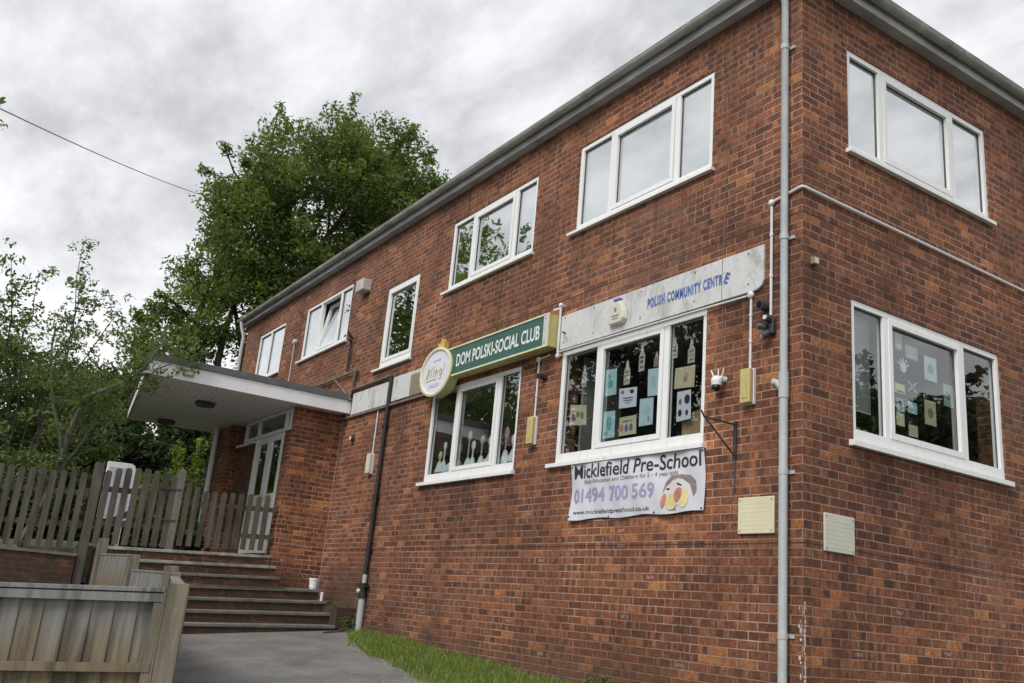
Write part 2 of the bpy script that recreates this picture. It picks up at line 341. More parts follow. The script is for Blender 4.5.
M_['blue'] = plain('blue_paint', (0.09, 0.15, 0.42), 0.6, 0.45, 14)
M_['banner'] = plain('banner_vinyl', (0.62, 0.64, 0.70), 0.4, 0.07, 2)
M_['ink_black'] = plain('black_print', (0.03, 0.03, 0.035), 0.5, 0.2)
M_['ink_purple'] = plain('faded_purple_print', (0.36, 0.32, 0.50), 0.5, 0.1)
M_['ink_red'] = plain('red_print', (0.50, 0.20, 0.16), 0.5, 0.3, 14)
M_['ink_yellow'] = plain('yellow_print', (0.64, 0.58, 0.28), 0.5, 0.15, 14)
M_['ink_brown'] = plain('brown_print', (0.27, 0.21, 0.19), 0.5, 0.3, 16)
M_['ink_skin'] = plain('pale_print', (0.66, 0.60, 0.58), 0.5, 0.05)
M_['dark_metal'] = plain('dark_metal', (0.045, 0.045, 0.05), 0.4, 0.2)
M_['dark_plastic'] = plain('dark_grey_plastic', (0.06, 0.06, 0.068), 0.4, 0.2)
M_['rust'] = plain('weathered_steel', (0.17, 0.145, 0.12), 0.6, 0.35, 9)
M_['concrete'] = plain('step_concrete', (0.155, 0.145, 0.125), 0.9, 0.35, 5, 0, 0.4)
M_['concrete_pale'] = plain('pale_concrete_edge', (0.29, 0.28, 0.25), 0.9, 0.45, 5, 0, 0.3)
M_['asphalt'] = asphalt_material()
M_['soil'] = plain('soil', (0.06, 0.05, 0.035), 0.95, 0.4, 4, 0, 0.5)
M_['panel'] = panelwood('weathered_panel_wood')
M_['post'] = wood('tan_post_wood', (0.125, 0.105, 0.075), (0.25, 0.215, 0.16), 2, 0.4)
M_['picket'] = wood('picket_wood', (0.060, 0.051, 0.040), (0.145, 0.126, 0.102), 2, 0.6)
M_['grass'] = leaf_material('grass_blades', (0.080, 0.150, 0.022), (0.32, 0.37, 0.10), 0.38)
M_['leaf_tree'] = leaf_material('tree_leaves', (0.042, 0.068, 0.020), (0.20, 0.26, 0.066), 0.45)
M_['leaf_dark'] = leaf_material('dark_leaves', (0.015, 0.028, 0.011), (0.070, 0.105, 0.034), 0.35)
M_['leaf_mid'] = leaf_material('bush_leaves', (0.050, 0.080, 0.026), (0.19, 0.25, 0.085), 0.4)
M_['leaf_bright'] = leaf_material('bright_leaves', (0.10, 0.17, 0.025), (0.28, 0.36, 0.07), 0.4)
M_['bark'] = plain('bark', (0.055, 0.048, 0.04), 0.9, 0.4, 6, 0, 0.6)
M_['bark_pale'] = plain('pale_bark', (0.14, 0.13, 0.11), 0.9, 0.3, 6, 0, 0.5)
M_['card'] = plain('cardboard', (0.30, 0.22, 0.12), 0.9, 0.1)
M_['paper_beige'] = plain('beige_paper', (0.50, 0.46, 0.33), 0.8, 0.06)
M_['paper_teal'] = plain('pale_teal_paper', (0.36, 0.56, 0.58), 0.8, 0.10, 9)
M_['paper_blue'] = plain('pale_blue_paper', (0.48, 0.60, 0.66), 0.8, 0.08, 9)
M_['paper_white'] = plain('white_paper', (0.62, 0.65, 0.74), 0.8, 0.05)
M_['deco'] = plain('painted_paper_figure', (0.42, 0.42, 0.38), 0.8, 0.55, 30)
M_['spoon'] = plain('spoon_wood', (0.48, 0.40, 0.26), 0.7, 0.1)
M_['spoon_pink'] = plain('pink_painted_spoon', (0.50, 0.27, 0.25), 0.7, 0.1)
M_['fabric_white'] = plain('pale_fabric', (0.72, 0.76, 0.80), 0.9, 0.2, 20)
M_['lens'] = plain('lens_glass', (0.01, 0.01, 0.012), 0.1, 0.1)
M_['white_gloss'] = plain('white_gloss', (0.80, 0.81, 0.83), 0.3, 0.03)
M_['lilac'] = plain('lilac_panel', (0.55, 0.54, 0.66), 0.5, 0.06)
M_['moss'] = plain('moss', (0.05, 0.06, 0.03), 0.95, 0.4, 20)
M_['white_splash'] = board_material('white_paint_drips', (0.50, 0.48, 0.46), (0.26, 0.15, 0.11), 0.8)

# ---------------------------------------------------------------- helpers
class MB:
    def __init__(s): s.v = []; s.f = []
    def add(s, vs, fs):
        o = len(s.v); s.v += [tuple(p) for p in vs]; s.f += [tuple(i + o for i in f) for f in fs]; return s
    def box(s, a, b):
        (x0, y0, z0), (x1, y1, z1) = a, b
        x0, x1 = min(x0, x1), max(x0, x1); y0, y1 = min(y0, y1), max(y0, y1); z0, z1 = min(z0, z1), max(z0, z1)
        return s.hexa([(x0, y0, z0), (x1, y0, z0), (x1, y1, z0), (x0, y1, z0), (x0, y0, z1), (x1, y0, z1), (x1, y1, z1), (x0, y1, z1)])
    def hexa(s, p):
        return s.add(p, [(0, 3, 2, 1), (4, 5, 6, 7), (0, 1, 5, 4), (1, 2, 6, 5), (2, 3, 7, 6), (3, 0, 4, 7)])
    def tube(s, pts, r, n=10, caps=True):
        pts = [Vector(p) for p in pts]; rs = r if isinstance(r, (list, tuple)) else [r] * len(pts)
        rings = []; ref = None
        for i, p in enumerate(pts):
            d = (pts[min(i + 1, len(pts) - 1)] - pts[max(i - 1, 0)]).normalized()
            if ref is None: ref = Vector((0, 0, 1)) if abs(d.z) < 0.9 else Vector((1, 0, 0))
            a = d.cross(ref).normalized(); b = d.cross(a).normalized(); ref = -b if False else ref
            rings.append([p + (a * math.cos(2 * math.pi * k / n) + b * math.sin(2 * math.pi * k / n)) * rs[i] for k in range(n)])
        vs = [q for rg in rings for q in rg]; fs = []
        for i in range(len(pts) - 1):
            for k in range(n):
                fs.append((i * n + k, i * n + (k + 1) % n, (i + 1) * n + (k + 1) % n, (i + 1) * n + k))
        if caps: fs.append(tuple(range(n))[::-1]); fs.append(tuple(range((len(pts) - 1) * n, len(pts) * n)))
        return s.add(vs, fs)
    def ellipsoid(s, c, r, n=12, m=8):
        vs = []; fs = []
        for i in range(m + 1):
            th = math.pi * i / m
            for k in range(n):
                ph = 2 * math.pi * k / n
                vs.append((c[0] + r[0] * math.sin(th) * math.cos(ph), c[1] + r[1] * math.sin(th) * math.sin(ph), c[2] + r[2] * math.cos(th)))
        for i in range(m):
            for k in range(n): fs.append((i * n + k, i * n + (k + 1) % n, (i + 1) * n + (k + 1) % n, (i + 1) * n + k))
        return s.add(vs, fs)
    def prism(s, poly, f0, f1):       # poly of 2D points, f0/f1 map 2D -> 3D for the two ends
        n = len(poly); vs = [f0(*p) for p in poly] + [f1(*p) for p in poly]
        fs = [tuple(range(n))[::-1], tuple(range(n, 2 * n))] + [(i, (i + 1) % n, n + (i + 1) % n, n + i) for i in range(n)]
        return s.add(vs, fs)
    def build(s, name, m, parent=None, bevel=0, smooth=False, origin=None):
        me = bpy.data.meshes.new(name)
        o3 = Vector(origin) if origin is not None else Vector((0, 0, 0))
        me.from_pydata([tuple(Vector(p) - o3) for p in s.v], [], s.f)
        bm = bmesh.new(); bm.from_mesh(me); bmesh.ops.remove_doubles(bm, verts=bm.verts, dist=1e-6); bmesh.ops.recalc_face_normals(bm, faces=bm.faces); bm.to_mesh(me); bm.free()
        me.materials.append(m)
        if smooth:
            me.shade_smooth(); me.set_sharp_from_angle(angle=R(42))
        o = bpy.data.objects.new(name, me); C.objects.link(o); o.location = o3
        if parent is not None:
            o.parent = parent; o.matrix_parent_inverse = Matrix.Identity(4)
            o.location = o3 - world_loc(parent)
        if bevel:
            bv = o.modifiers.new('bevel', 'BEVEL'); bv.width = bevel; bv.segments = 2; bv.limit_method = 'ANGLE'
        return o
def world_loc(o):
    p = Vector((0, 0, 0))
    while o is not None: p += o.location; o = o.parent
    return p
def tag(o, label=None, cat=None, group=None, kind=None):
    if label: o['label'] = label
    if cat: o['category'] = cat
    if group: o['group'] = group
    if kind: o['kind'] = kind
    return o
def empty(name, loc, label, cat, group=None):
    o = bpy.data.objects.new(name, None); C.objects.link(o); o.location = loc; o.empty_display_size = 0.2
    return tag(o, label, cat, group)
# wall frames: u along the wall, d outward from its face, z up
def P1(u, d, z): return (u, -d, z)
def P2(u, d, z): return (d, u, z)
def PP(w): return P1 if w == 1 else P2
def wbox(mb, w, u0, u1, d0, d1, z0, z1):
    f = PP(w); return mb.box(f(u0, d0, z0), f(u1, d1, z1))
def text_mesh(txt, bold=0.0, extrude=0.0, shear=0.0, spacing=1.0):
    cu = bpy.data.curves.new('lettering', 'FONT'); cu.body = txt; cu.size = 1; cu.offset = bold; cu.extrude = extrude; cu.shear = shear; cu.space_character = spacing
    cu.resolution_u = 3
    o = bpy.data.objects.new('lettering', cu); C.objects.link(o)
    bpy.context.view_layer.update()
    me = bpy.data.meshes.new_from_object(o.evaluated_get(bpy.context.evaluated_depsgraph_get()))
    vs = np.array([v.co[:] for v in me.vertices]); fs = [tuple(p.vertices) for p in me.polygons]
    bpy.data.objects.remove(o); bpy.data.curves.remove(cu); bpy.data.meshes.remove(me)
    return vs, fs
def lettering(name, txt, m, parent, w, u0, u1, z0, z1, d, bold=0.0, shear=0.0, spacing=1.0, jig=0.0):
    vs, fs = text_mesh(txt, bold, 0.0, shear, spacing)
    a, b = vs.min(0), vs.max(0)
    f = PP(w); out = []
    for x, y, _ in vs:
        s_ = (x - a[0]) / (b[0] - a[0]); r_ = (y - a[1]) / (b[1] - a[1])
        out.append(f(u0 + (u1 - u0) * s_, d, z0 + (z1 - z0) * r_ + jig * math.sin(s_ * 9)))
    mb = MB(); mb.add(out, fs)
    return mb.build(name, m, parent)

# ---------------------------------------------------------------- ground
def H(x, y):
    h = 1.20 - 0.045 * (x + 9) + 0.086 * y
    h = max(-1.6, min(h, 2.6))
    if x < -10.2:
        k = min(1, (-10.2 - x) / 1.0); k = k * k * (3 - 2 * k)
        q = 2.12 if y > -3.8 else 2.12 - 0.10 * (-3.8 - y)
        h = h * (1 - k) + max(q, h) * k
    return h
def sheet(name, m, xs, ys, dz=0.0, kind='structure', clip=None):
    vs = [(x, y, H(x, y) + dz) for y in ys for x in xs]; nx = len(xs); fs = []
    for j in range(len(ys) - 1):
        for i in range(nx - 1):
            cx_, cy_ = (xs[i] + xs[i + 1]) / 2, (ys[j] + ys[j + 1]) / 2
            if clip and not clip(cx_, cy_): continue
            fs.append((j * nx + i, j * nx + i + 1, (j + 1) * nx + i + 1, (j + 1) * nx + i))
    mb = MB(); mb.add(vs, fs); o = mb.build(name, m); return tag(o, kind=kind)
def axisv(lo, hi, dense):
    a = [lo, lo / 1.5, lo / 2.2, lo / 3.5]; a = [q for q in a if q < dense[0]]
    b = list(np.arange(dense[0], dense[1] + 1e-6, 0.5)); c_ = [q for q in (hi / 3.5, hi / 2.2, hi / 1.5, hi) if q > dense[1]]
    return a + b + c_
gm = plain('earth', (0.07, 0.065, 0.04), 0.95, 0.4, 0.8, 0, 0.4)
sheet('ground', gm, axisv(-400, 400, (-32, 16)), axisv(-400, 400, (-22, 16)))
# tarmac drive: the planar sloping piece in front of the building
def drive_edge(x):          # y of the kerbless edge beside the grass verge
    return (-0.22 - 0.45 * (x + 7.8) if x < -6.8 else -0.67 - 0.16 * (x + 6.8)) + 0.03 * math.sin(x * 2.3) + 0.03 * math.sin(x * 7.1 + 1) if x > -7.8 else -0.22
pts_x = list(np.arange(-8.6, 12.01, 0.2)); vs = []; fs = []
for i, x in enumerate(pts_x):
    y1 = drive_edge(x); y0 = -12.0
    for y in (y0, y1): vs.append((x, y, 1.20 - 0.045 * (x + 9) + 0.086 * y + 0.006))
for i in range(len(pts_x) - 1): fs.append((2 * i, 2 * i + 2, 2 * i + 3, 2 * i + 1))
tag(MB().add(vs, fs).build('driveway', M_['asphalt']), kind='structure')

def blades(name, n, region, h0, h1, m, tintlo=0.0, width=0.0055):
    P = np.array([region() for _ in range(n)])
    ang = rng.uniform(0, 2 * np.pi, n); hh = rng.uniform(h0, h1, n); lean = rng.uniform(0.1, 0.75, n) * hh; wd = rng.uniform(0.6, 1.4, n) * width
    la = rng.uniform(0, 2 * np.pi, n)
    V = np.zeros((n, 5, 3)); ca, sa = np.cos(ang) * wd, np.sin(ang) * wd
    V[:, 0] = P + np.stack([ca, sa, 0 * ca], 1); V[:, 1] = P - np.stack([ca, sa, 0 * ca], 1)
    mid = P + np.stack([np.cos(la) * lean * 0.3, np.sin(la) * lean * 0.3, hh * 0.6], 1)
    V[:, 2] = mid - np.stack([ca, sa, 0 * ca], 1) * 0.7; V[:, 3] = mid + np.stack([ca, sa, 0 * ca], 1) * 0.7
    V[:, 4] = P + np.stack([np.cos(la) * lean, np.sin(la) * lean, hh], 1)
    me = bpy.data.meshes.new(name); idx = np.arange(n)[:, None] * 5
    F = np.concatenate([idx + np.array([[0, 1, 2, 3]])], 1); T = idx + np.array([[3, 2, 4]])
    me.vertices.add(n * 5); me.vertices.foreach_set('co', V.reshape(-1))
    me.loops.add(n * 7); me.loops.foreach_set('vertex_index', np.concatenate([F, T], 1).reshape(-1).astype(np.int32))
    me.polygons.add(n * 2); ls = np.stack([np.arange(n) * 7, np.arange(n) * 7 + 4], 1).reshape(-1); me.polygons.foreach_set('loop_start', ls.astype(np.int32))
    me.update(calc_edges=True)
    at = me.attributes.new('tint', 'FLOAT', 'FACE'); at.data.foreach_set('value', np.repeat(np.clip(rng.beta(2, 2, n) + tintlo, 0, 1), 2).astype(np.float32))
    me.materials.append(m); o = bpy.data.objects.new(name, me); C.objects.link(o); return o
def verge():
    while True:
        x = random.uniform(-7.9, 6.0); e_ = drive_edge(x) - 0.10; y = random.uniform(e_, -0.01)
        edge = (y - e_)
        if edge < 0.22 and random.random() > 0.25: continue
        if math.sin(x * 5.3 + 3 * math.sin(y * 7)) * math.sin(y * 9.1 + x * 2) > 0.35 and random.random() > .3: continue
        if x < -7.5 and random.random() > 0.5: continue
        return (x, y, 1.20 - 0.045 * (x + 9) + 0.086 * y)
tag(blades('grass_verge', 60000, verge, 0.015, 0.12, M_['grass']), 'strip of bright green grass along the foot of the long brick wall', 'grass', kind='stuff')

# grit and leaf litter along the drive edge
mb = MB()
for _ in range(2600):
    x = random.uniform(-8.0, 5.0); e_ = drive_edge(x); y = e_ - abs(random.gauss(0, .10)) + .03 if random.random() < .8 else random.uniform(-4.5, e_)
    z = 1.20 - 0.045 * (x + 9) + 0.086 * y + .006; k = random.uniform(.004, .014) * (1.6 if random.random() < .08 else 1); a = random.uniform(0, 6.3); c_, s_ = math.cos(a) * k, math.sin(a) * k
    mb.add([(x + c_, y + s_, z), (x - s_, y + c_, z), (x - c_, y - s_, z), (x + s_ * .7, y - c_ * .7, z), (x, y, z + k * .8)], [(0, 1, 4), (1, 2, 4), (2, 3, 4), (3, 0, 4)])
tag(mb.build('gravel', plain('grit_and_litter', (0.26, 0.22, 0.16), 0.9, 0.6, 40)), 'scattered grit and dry litter along the edge of the drive', 'gravel', kind='stuff')

# ---------------------------------------------------------------- vegetation builder
def leaf_mesh(name, cen, rad, cnt, size, m, parent, flat=0.75, tint_by=None, kind=None, shell=0.5):
    """cen: clump centres (k,3), rad: (k,3) clump radii, cnt: leaves per clump"""
    cen = np.array(cen, float); rad = np.array(rad, float); cnt = np.array(cnt)
    ci = np.repeat(np.arange(len(cen)), cnt); n = len(ci)
    d = rng.normal(size=(n, 3)); d /= np.linalg.norm(d, axis=1)[:, None]
    r = rng.uniform(0, 1, n) ** shell
    P = cen[ci] + d * r[:, None] * rad[ci]
    nz = rng.normal(size=(n, 3)); nz[:, 2] += flat; nz /= np.linalg.norm(nz, axis=1)[:, None]
    a = np.cross(nz, rng.normal(size=(n, 3))); a /= np.linalg.norm(a, axis=1)[:, None]; b = np.cross(nz, a)
    s = size * rng.uniform(0.55, 1.35, n)[:, None]
    V = np.stack([P - a * s, P + b * s * 0.45 + nz * s * 0.12, P + a * s, P - b * s * 0.45 + nz * s * 0.12], 1)
    me = bpy.data.meshes.new(name); me.vertices.add(n * 4); me.vertices.foreach_set('co', V.reshape(-1))
    me.loops.add(n * 4); me.loops.foreach_set('vertex_index', np.arange(n * 4, dtype=np.int32)); me.polygons.add(n); me.polygons.foreach_set('loop_start', np.arange(n, dtype=np.int32) * 4)
    me.update(calc_edges=True)
    ct = rng.uniform(0, 1, len(cen)) if tint_by is None else tint_by
    tint = np.clip(0.55 * ct[ci] + 0.45 * rng.beta(2, 2, n), 0, 1)
    at = me.attributes.new('tint', 'FLOAT', 'FACE'); at.data.foreach_set('value', tint.astype(np.float32))
    me.materials.append(m); o = bpy.data.objects.new(name, me); C.objects.link(o)
    if parent is not None: o.parent = parent; o.location = -world_loc(parent)
    return o
def clumps_in(ells, n, rlo, rhi):
    cs = []; rs = []
    w_ = np.array([e_[1][0] * e_[1][1] * e_[1][2] for e_ in ells]); w_ = w_ / w_.sum()
    for _ in range(n):
        c0, r0 = ells[rng.choice(len(ells), p=w_)]
        d = rng.normal(size=3); d /= np.linalg.norm(d); q = np.array(c0) + d * np.array(r0) * rng.uniform(0.25, 1.0) ** 0.6
        k = rng.uniform(rlo, rhi); cs.append(q); rs.append((k, k, k * 0.62))
    return cs, rs
def limb(mb, a, b, r0, r1, bend=0.15, seg=5):
    a, b = Vector(a), Vector(b); L_ = (b - a).length; pts = []; rr = []
    off = Vector(rng.normal(size=3)) * bend * L_ * 0.5
    for i in range(seg + 1):
        t = i / seg; pts.append(a.lerp(b, t) + off * math.sin(math.pi * t) + Vector(rng.normal(size=3)) * 0.012 * L_ * (0 < i < seg)); rr.append(r0 + (r1 - r0) * t)
    mb.tube(pts, rr, 7)
    return pts
def make_tree(name, base, label, cat, ells, nclump, per, size, m, bark, trunk_r, fork_z, rlo=0.5, rhi=1.1, nl=26, group=None, loose=0):
    root = empty(name, base, label, cat, group)
    cs, rs = clumps_in(ells, nclump, rlo, rhi)
    cnt = [int(per * (r[0] / rhi) ** 2) + 8 for r in rs]
    for _ in range(loose):      # straggling sprays beyond the outline
        c0, r0 = ells[rng.integers(len(ells))]; d = rng.normal(size=3); d[2] = abs(d[2]) * 0.6 + 0.1; d /= np.linalg.norm(d)
        for q in np.arange(0.92, 1.22, 0.06):
            cs.append(np.array(c0) + d * np.array(r0) * q + rng.normal(size=3) * 0.06); rs.append((0.22, 0.22, 0.18)); cnt.append(max(6, per // 14))
    leaf_mesh('crown', cs, rs, cnt, size, m, root)
    mb = MB(); f = Vector((base[0], base[1], fork_z)); top = Vector(ells[0][0])
    mb.tube([Vector(base) - Vector((0, 0, 0.3)), Vector(base).lerp(f, 0.5) + Vector((0.1, -0.08, 0)), f], [trunk_r * 1.25, trunk_r, trunk_r * 0.85], 9)
    mids = []
    for e_c, e_r in ells:
        q = limb(mb, f, e_c, trunk_r * 0.7, trunk_r * 0.22, 0.12, 6); mids += q[2:]
    for i in rng.choice(len(cs), min(nl, len(cs)), replace=False):
        q = Vector(cs[i]); s_ = min(mids, key=lambda p: (p - q).length + (2 if p.z > q.z else 0)); limb(mb, s_, q, trunk_r * 0.2, 0.02, 0.2, 4)
    mb.build('trunk', bark, root, smooth=True, origin=base)
    return root

# ---------------------------------------------------------------- the building
B = empty('brick_building', (0, 0, 0.9), 'long two storey red brick hall with white framed windows and grey gutter', 'building')
WX0, WX1, YB = -16.5, 0.0, 9.0
ZT = 7.66
def wall_with_holes(name, w, u0, u1, z0, z1, holes, th=0.27, m=None):
    f = PP(w); us = sorted({u0, u1, *[h[0] for h in holes], *[h[1] for h in holes]}); zs = sorted({z0, z1, *[h[2] for h in holes], *[h[3] for h in holes]})
    mb = MB()
    inside = lambda a, b: any(h[0] < a < h[1] and h[2] < b < h[3] for h in holes)
    for i in range(len(us) - 1):
        for j in range(len(zs) - 1):
            if inside((us[i] + us[i + 1]) / 2, (zs[j] + zs[j + 1]) / 2): continue
            for d in (0, -th):
                mb.add([f(us[i], d, zs[j]), f(us[i + 1], d, zs[j]), f(us[i + 1], d, zs[j + 1]), f(us[i], d, zs[j + 1])], [(0, 1, 2, 3)])
    for a, b, c, d in holes:
        for p, q in (((a, c), (b, c)), ((b, c), (b, d)), ((b, d), (a, d)), ((a, d), (a, c))):
            mb.add([f(p[0], 0, p[1]), f(q[0], 0, q[1]), f(q[0], -th, q[1]), f(p[0], -th, p[1])], [(0, 1, 2, 3)])
    return mb.build(name, m or M_['brick'], B)

WINS1 = {  # name: u0,u1,z0,z1, mullions, sash index
    'A': (-3.42, -1.14, 6.10, 7.23, (-2.80, -1.69), 1), 'B': (-6.56, -4.33, 6.10, 7.20, (-5.96, -4.84), 1),
    'C': (-8.66, -7.52, 5.27, 6.67, (), 0), 'D': (-12.52, -10.24, 6.09, 7.19, (-11.76, -10.78), 1),
    'E': (-15.42, -13.76, 6.09, 7.20, (-14.66,), None), 'G1': (-6.64, -4.34, 3.27, 4.58, (-5.92, -4.84), 1), 'G2': (-3.50, -1.15, 3.28, 4.60, (-2.82, -1.72), 1)}
WINS2 = {'R1': (0.65, 3.02, 3.30, 4.60, (1.16, 2.38), 1), 'R2': (0.65, 3.02, 6.10, 7.20, (1.18, 2.40), 1)}
holes1 = [v[:4] for v in WINS1.values()]; holes2 = [v[:4] for v in WINS2.values()]
holes2.append((5.2, 7.4, 3.30, 4.60)); holes2.append((5.2, 7.4, 6.10, 7.20))
wall_with_holes('wall', 1, WX0, WX1, 0.0, ZT, holes1)
wall_with_holes('wall', 2, 0.0, YB, 0.0, ZT, holes2)
MB().box((WX0, YB - 0.27, 0), (WX1 - 0.28, YB, ZT)).build('wall', M_['brick'], B)
MB().box((WX0, 0.272, 0), (WX0 + 0.27, YB - 0.272, ZT)).build('wall', M_['brick'], B)
# interior shell
it = MB()
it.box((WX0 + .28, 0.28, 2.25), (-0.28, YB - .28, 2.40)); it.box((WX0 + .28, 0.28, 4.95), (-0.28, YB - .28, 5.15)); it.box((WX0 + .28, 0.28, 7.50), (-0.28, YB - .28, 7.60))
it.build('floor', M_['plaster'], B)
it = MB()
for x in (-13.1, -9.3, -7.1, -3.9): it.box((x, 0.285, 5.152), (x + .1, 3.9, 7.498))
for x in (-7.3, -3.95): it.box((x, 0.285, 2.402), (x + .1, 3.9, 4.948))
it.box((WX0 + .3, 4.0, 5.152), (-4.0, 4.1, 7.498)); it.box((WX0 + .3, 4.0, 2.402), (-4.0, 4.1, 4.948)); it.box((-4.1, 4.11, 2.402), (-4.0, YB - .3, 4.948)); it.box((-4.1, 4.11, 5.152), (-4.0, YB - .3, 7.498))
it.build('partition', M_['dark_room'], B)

def frame_rect(mb, w, u0, u1, z0, z1, t, d0, d1, tb=None, f=None):
    tb = tb or t
    wbox(mb, w, u0, u1, d0, d1, z1 - t, z1); wbox(mb, w, u0, u1, d0, d1, z0, z0 + tb)
    wbox(mb, w, u0, u0 + t, d0, d1, z0 + tb, z1 - t); wbox(mb, w, u1 - t, u1, d0, d1, z0 + tb, z1 - t)
GL = 'glass'
def window(w, key, u0, u1, z0, z1, mul, sash, label, tb=0.075, sill_l=0.10, sill_r=0.04, curtains=(), tilt=False, sill_h=0.05, open_sash=None):
    f = PP(w); g = 0.001
    mb = MB(); t = 0.055
    frame_rect(mb, w, u0 + g, u1 - g, z0 + g, z1 - g, t, -0.085, -0.012, tb)
    for q in mul: wbox(mb, w, q - 0.035, q + 0.035, -0.083, -0.014, z0 + tb, z1 - t)
    o = mb.build('window', M_['upvc'], B, bevel=0.004, origin=f((u0 + u1) / 2, 0, z0)); tag(o, label)
    xs = [u0 + t] + [v for q in mul for v in (q - 0.035, q + 0.035)] + [u1 - t]
    for k in range(len(xs) // 2):
        a, b = xs[2 * k], xs[2 * k + 1]; za, zb = z0 + tb, z1 - t
        if open_sash == k: 
            # bottom-hung sash tilted inward
            hin = math.radians(10); s_ = MB(); pn = MB()
            def T(u, d, z, za=za):
                r_ = z - za; return f(u, d - 0.0 - r_ * math.sin(hin) + 0.0, za + r_ * math.cos(hin))
            def tbx(m_b, ua, ub, da, db, zc, zd):
                m_b.hexa([T(ua, da, zc), T(ub, da, zc), T(ub, db, zc), T(ua, db, zc), T(ua, da, zd), T(ub, da, zd), T(ub, db, zd), T(ua, db, zd)])
            aa, bb = a + .006, b - .006
            tbx(s_, aa, bb, -0.06, -0.002, za, za + .05); tbx(s_, aa, bb, -0.06, -0.002, zb - .055, zb - .005)
            tbx(s_, aa, aa + .05, -0.06, -0.002, za + .05, zb - .055); tbx(s_, bb - .05, bb, -0.06, -0.002, za + .05, zb - .055)
            so = s_.build('sash', M_['upvc'], o, bevel=0.003); tag(so, 'middle sash tilted inward at the top')
            pn.add([T(aa + .05, -.03, za + .05), T(bb - .05, -.03, za + .05), T(bb - .05, -.03, zb - .055), T(aa + .05, -.03, zb - .055)], [(0, 1, 2, 3)]); pn.build('pane', M_['glass'], o)
            continue
        if sash == k:
            s_ = MB(); frame_rect(s_, w, a + .003, b - .003, za + .003, zb - .003, 0.055, -0.060, -0.004)
            s_.build('sash', M_['upvc'], o, bevel=0.003); a += .055; b -= .055; za += .055; zb -= .055
        MB().add([f(a - .004, -0.050, za - .004), f(b + .004, -0.050, za - .004), f(b + .004, -0.050, zb + .004), f(a - .004, -0.050, zb + .004)], [(0, 1, 2, 3)]).build('pane', M_['glass_clear' if key in ('G2', 'R1', 'R3') else 'glass_mid' if key == 'G1' else 'glass'], o)
        # black glazing gasket round the pane
        gk = MB(); frame_rect(gk, w, a, b, za, zb, 0.007, -0.049, -0.040); gk.build('gasket', M_['dark_plastic'], o)
    sl = MB(); sa, sb = u0 - sill_l, u1 + sill_r
    pr = [(-0.02, z0 - 0.002), (0.055, z0 - 0.012), (0.055, z0 - sill_h), (0.002, z0 - sill_h)]
    sl.prism(pr, lambda d, z: f(sa, d, z), lambda d, z: f(sb, d, z)); sl.build('sill', M_['upvc'], o, bevel=0.003)
    for ca, cb_, cz in curtains:
        n = 60; vs = []; fs = []
        for i in range(n + 1):
            u = ca + (cb_ - ca) * i / n; d = -0.125 + 0.018 * math.sin(i * 1.1) + 0.012 * math.sin(i * 0.37)
            vs += [f(u, d, z0 + 0.02 if cz is None else cz), f(u, d, z1 - 0.01)]
        for i in range(n): fs.append((2 * i, 2 * i + 2, 2 * i + 3, 2 * i + 1))
        MB().add(vs, fs).build('curtain', M_['curtain'], o, smooth=True)
    return o
WOBJ = {}
lab = {'A': 'upper window nearest the corner, net curtained', 'B': 'upper window above the green sign', 'C': 'tall single pane window in the middle',
       'D': 'upper window with its middle sash tilted open', 'E': 'farthest upper window behind the canopy roof', 'G1': 'lower window under the green sign', 'G2': 'lower window full of posters and drawings'}
for k, (u0, u1, z0, z1, mu, sa) in WINS1.items():
    low = k in ('G1', 'G2')
    cur = {'A': [(u0 + .05, u1 - .05, None)], 'D': [(u0 + .05, -11.8, None), (-10.85, u1 - .05, None)], 'E': [(u0 + .05, u1 - .05, None)], 'B': [(-4.80, u1 - .05, None)]}.get(k, [])
    WOBJ[k] = window(1, k, u0, u1, z0, z1, mu, sa, lab[k], tb=0.10 if low or k == 'C' else 0.07, sill_l=0.10 if k != 'C' else 0.16, sill_r=0.04, curtains=cur, sill_h=0.055 if low else 0.045, open_sash=1 if k == 'D' else None)
WOBJ['R1'] = window(2, 'R1', *WINS2['R1'], 'lower window on the side wall with a half drawn blind', tb=0.10, sill_l=0.06, sill_r=0.06, sill_h=0.06)
WOBJ['R2'] = window(2, 'R2', *WINS2['R2'], 'upper window on the side wall', tb=0.07, sill_l=0.04, sill_r=0.04, curtains=[(0.7, 2.98, None)])
window(2, 'R3', 5.2, 7.4, 3.30, 4.60, (5.7, 6.9), 1, 'far lower window on the side wall'); window(2, 'R4', 5.2, 7.4, 6.10, 7.20, (5.7, 6.9), 1, 'far upper window on the side wall')
MB().add([(-0.16, 0.72, 3.64), (-0.16, 1.12, 3.64), (-0.16, 1.12, 4.54), (-0.16, 0.72, 4.54)], [(0, 1, 2, 3)]).build('blind', M_['blind'], WOBJ['R1'])
mb = MB(); mb.add([(-0.16, 0.72, 3.625), (-0.16, 1.12, 3.625), (-0.16, 1.12, 3.638), (-0.16, 0.72, 3.638)], [(0, 1, 2, 3)]); mb.build('blind_rail', M_['silver'], WOBJ['R1'])
# a pale inner reveal seen through the left light of the poster window
MB().box((-3.44, 0.275, 3.3), (-3.40, 0.85, 4.58)).build('inner_reveal', M_['plaster'], B)

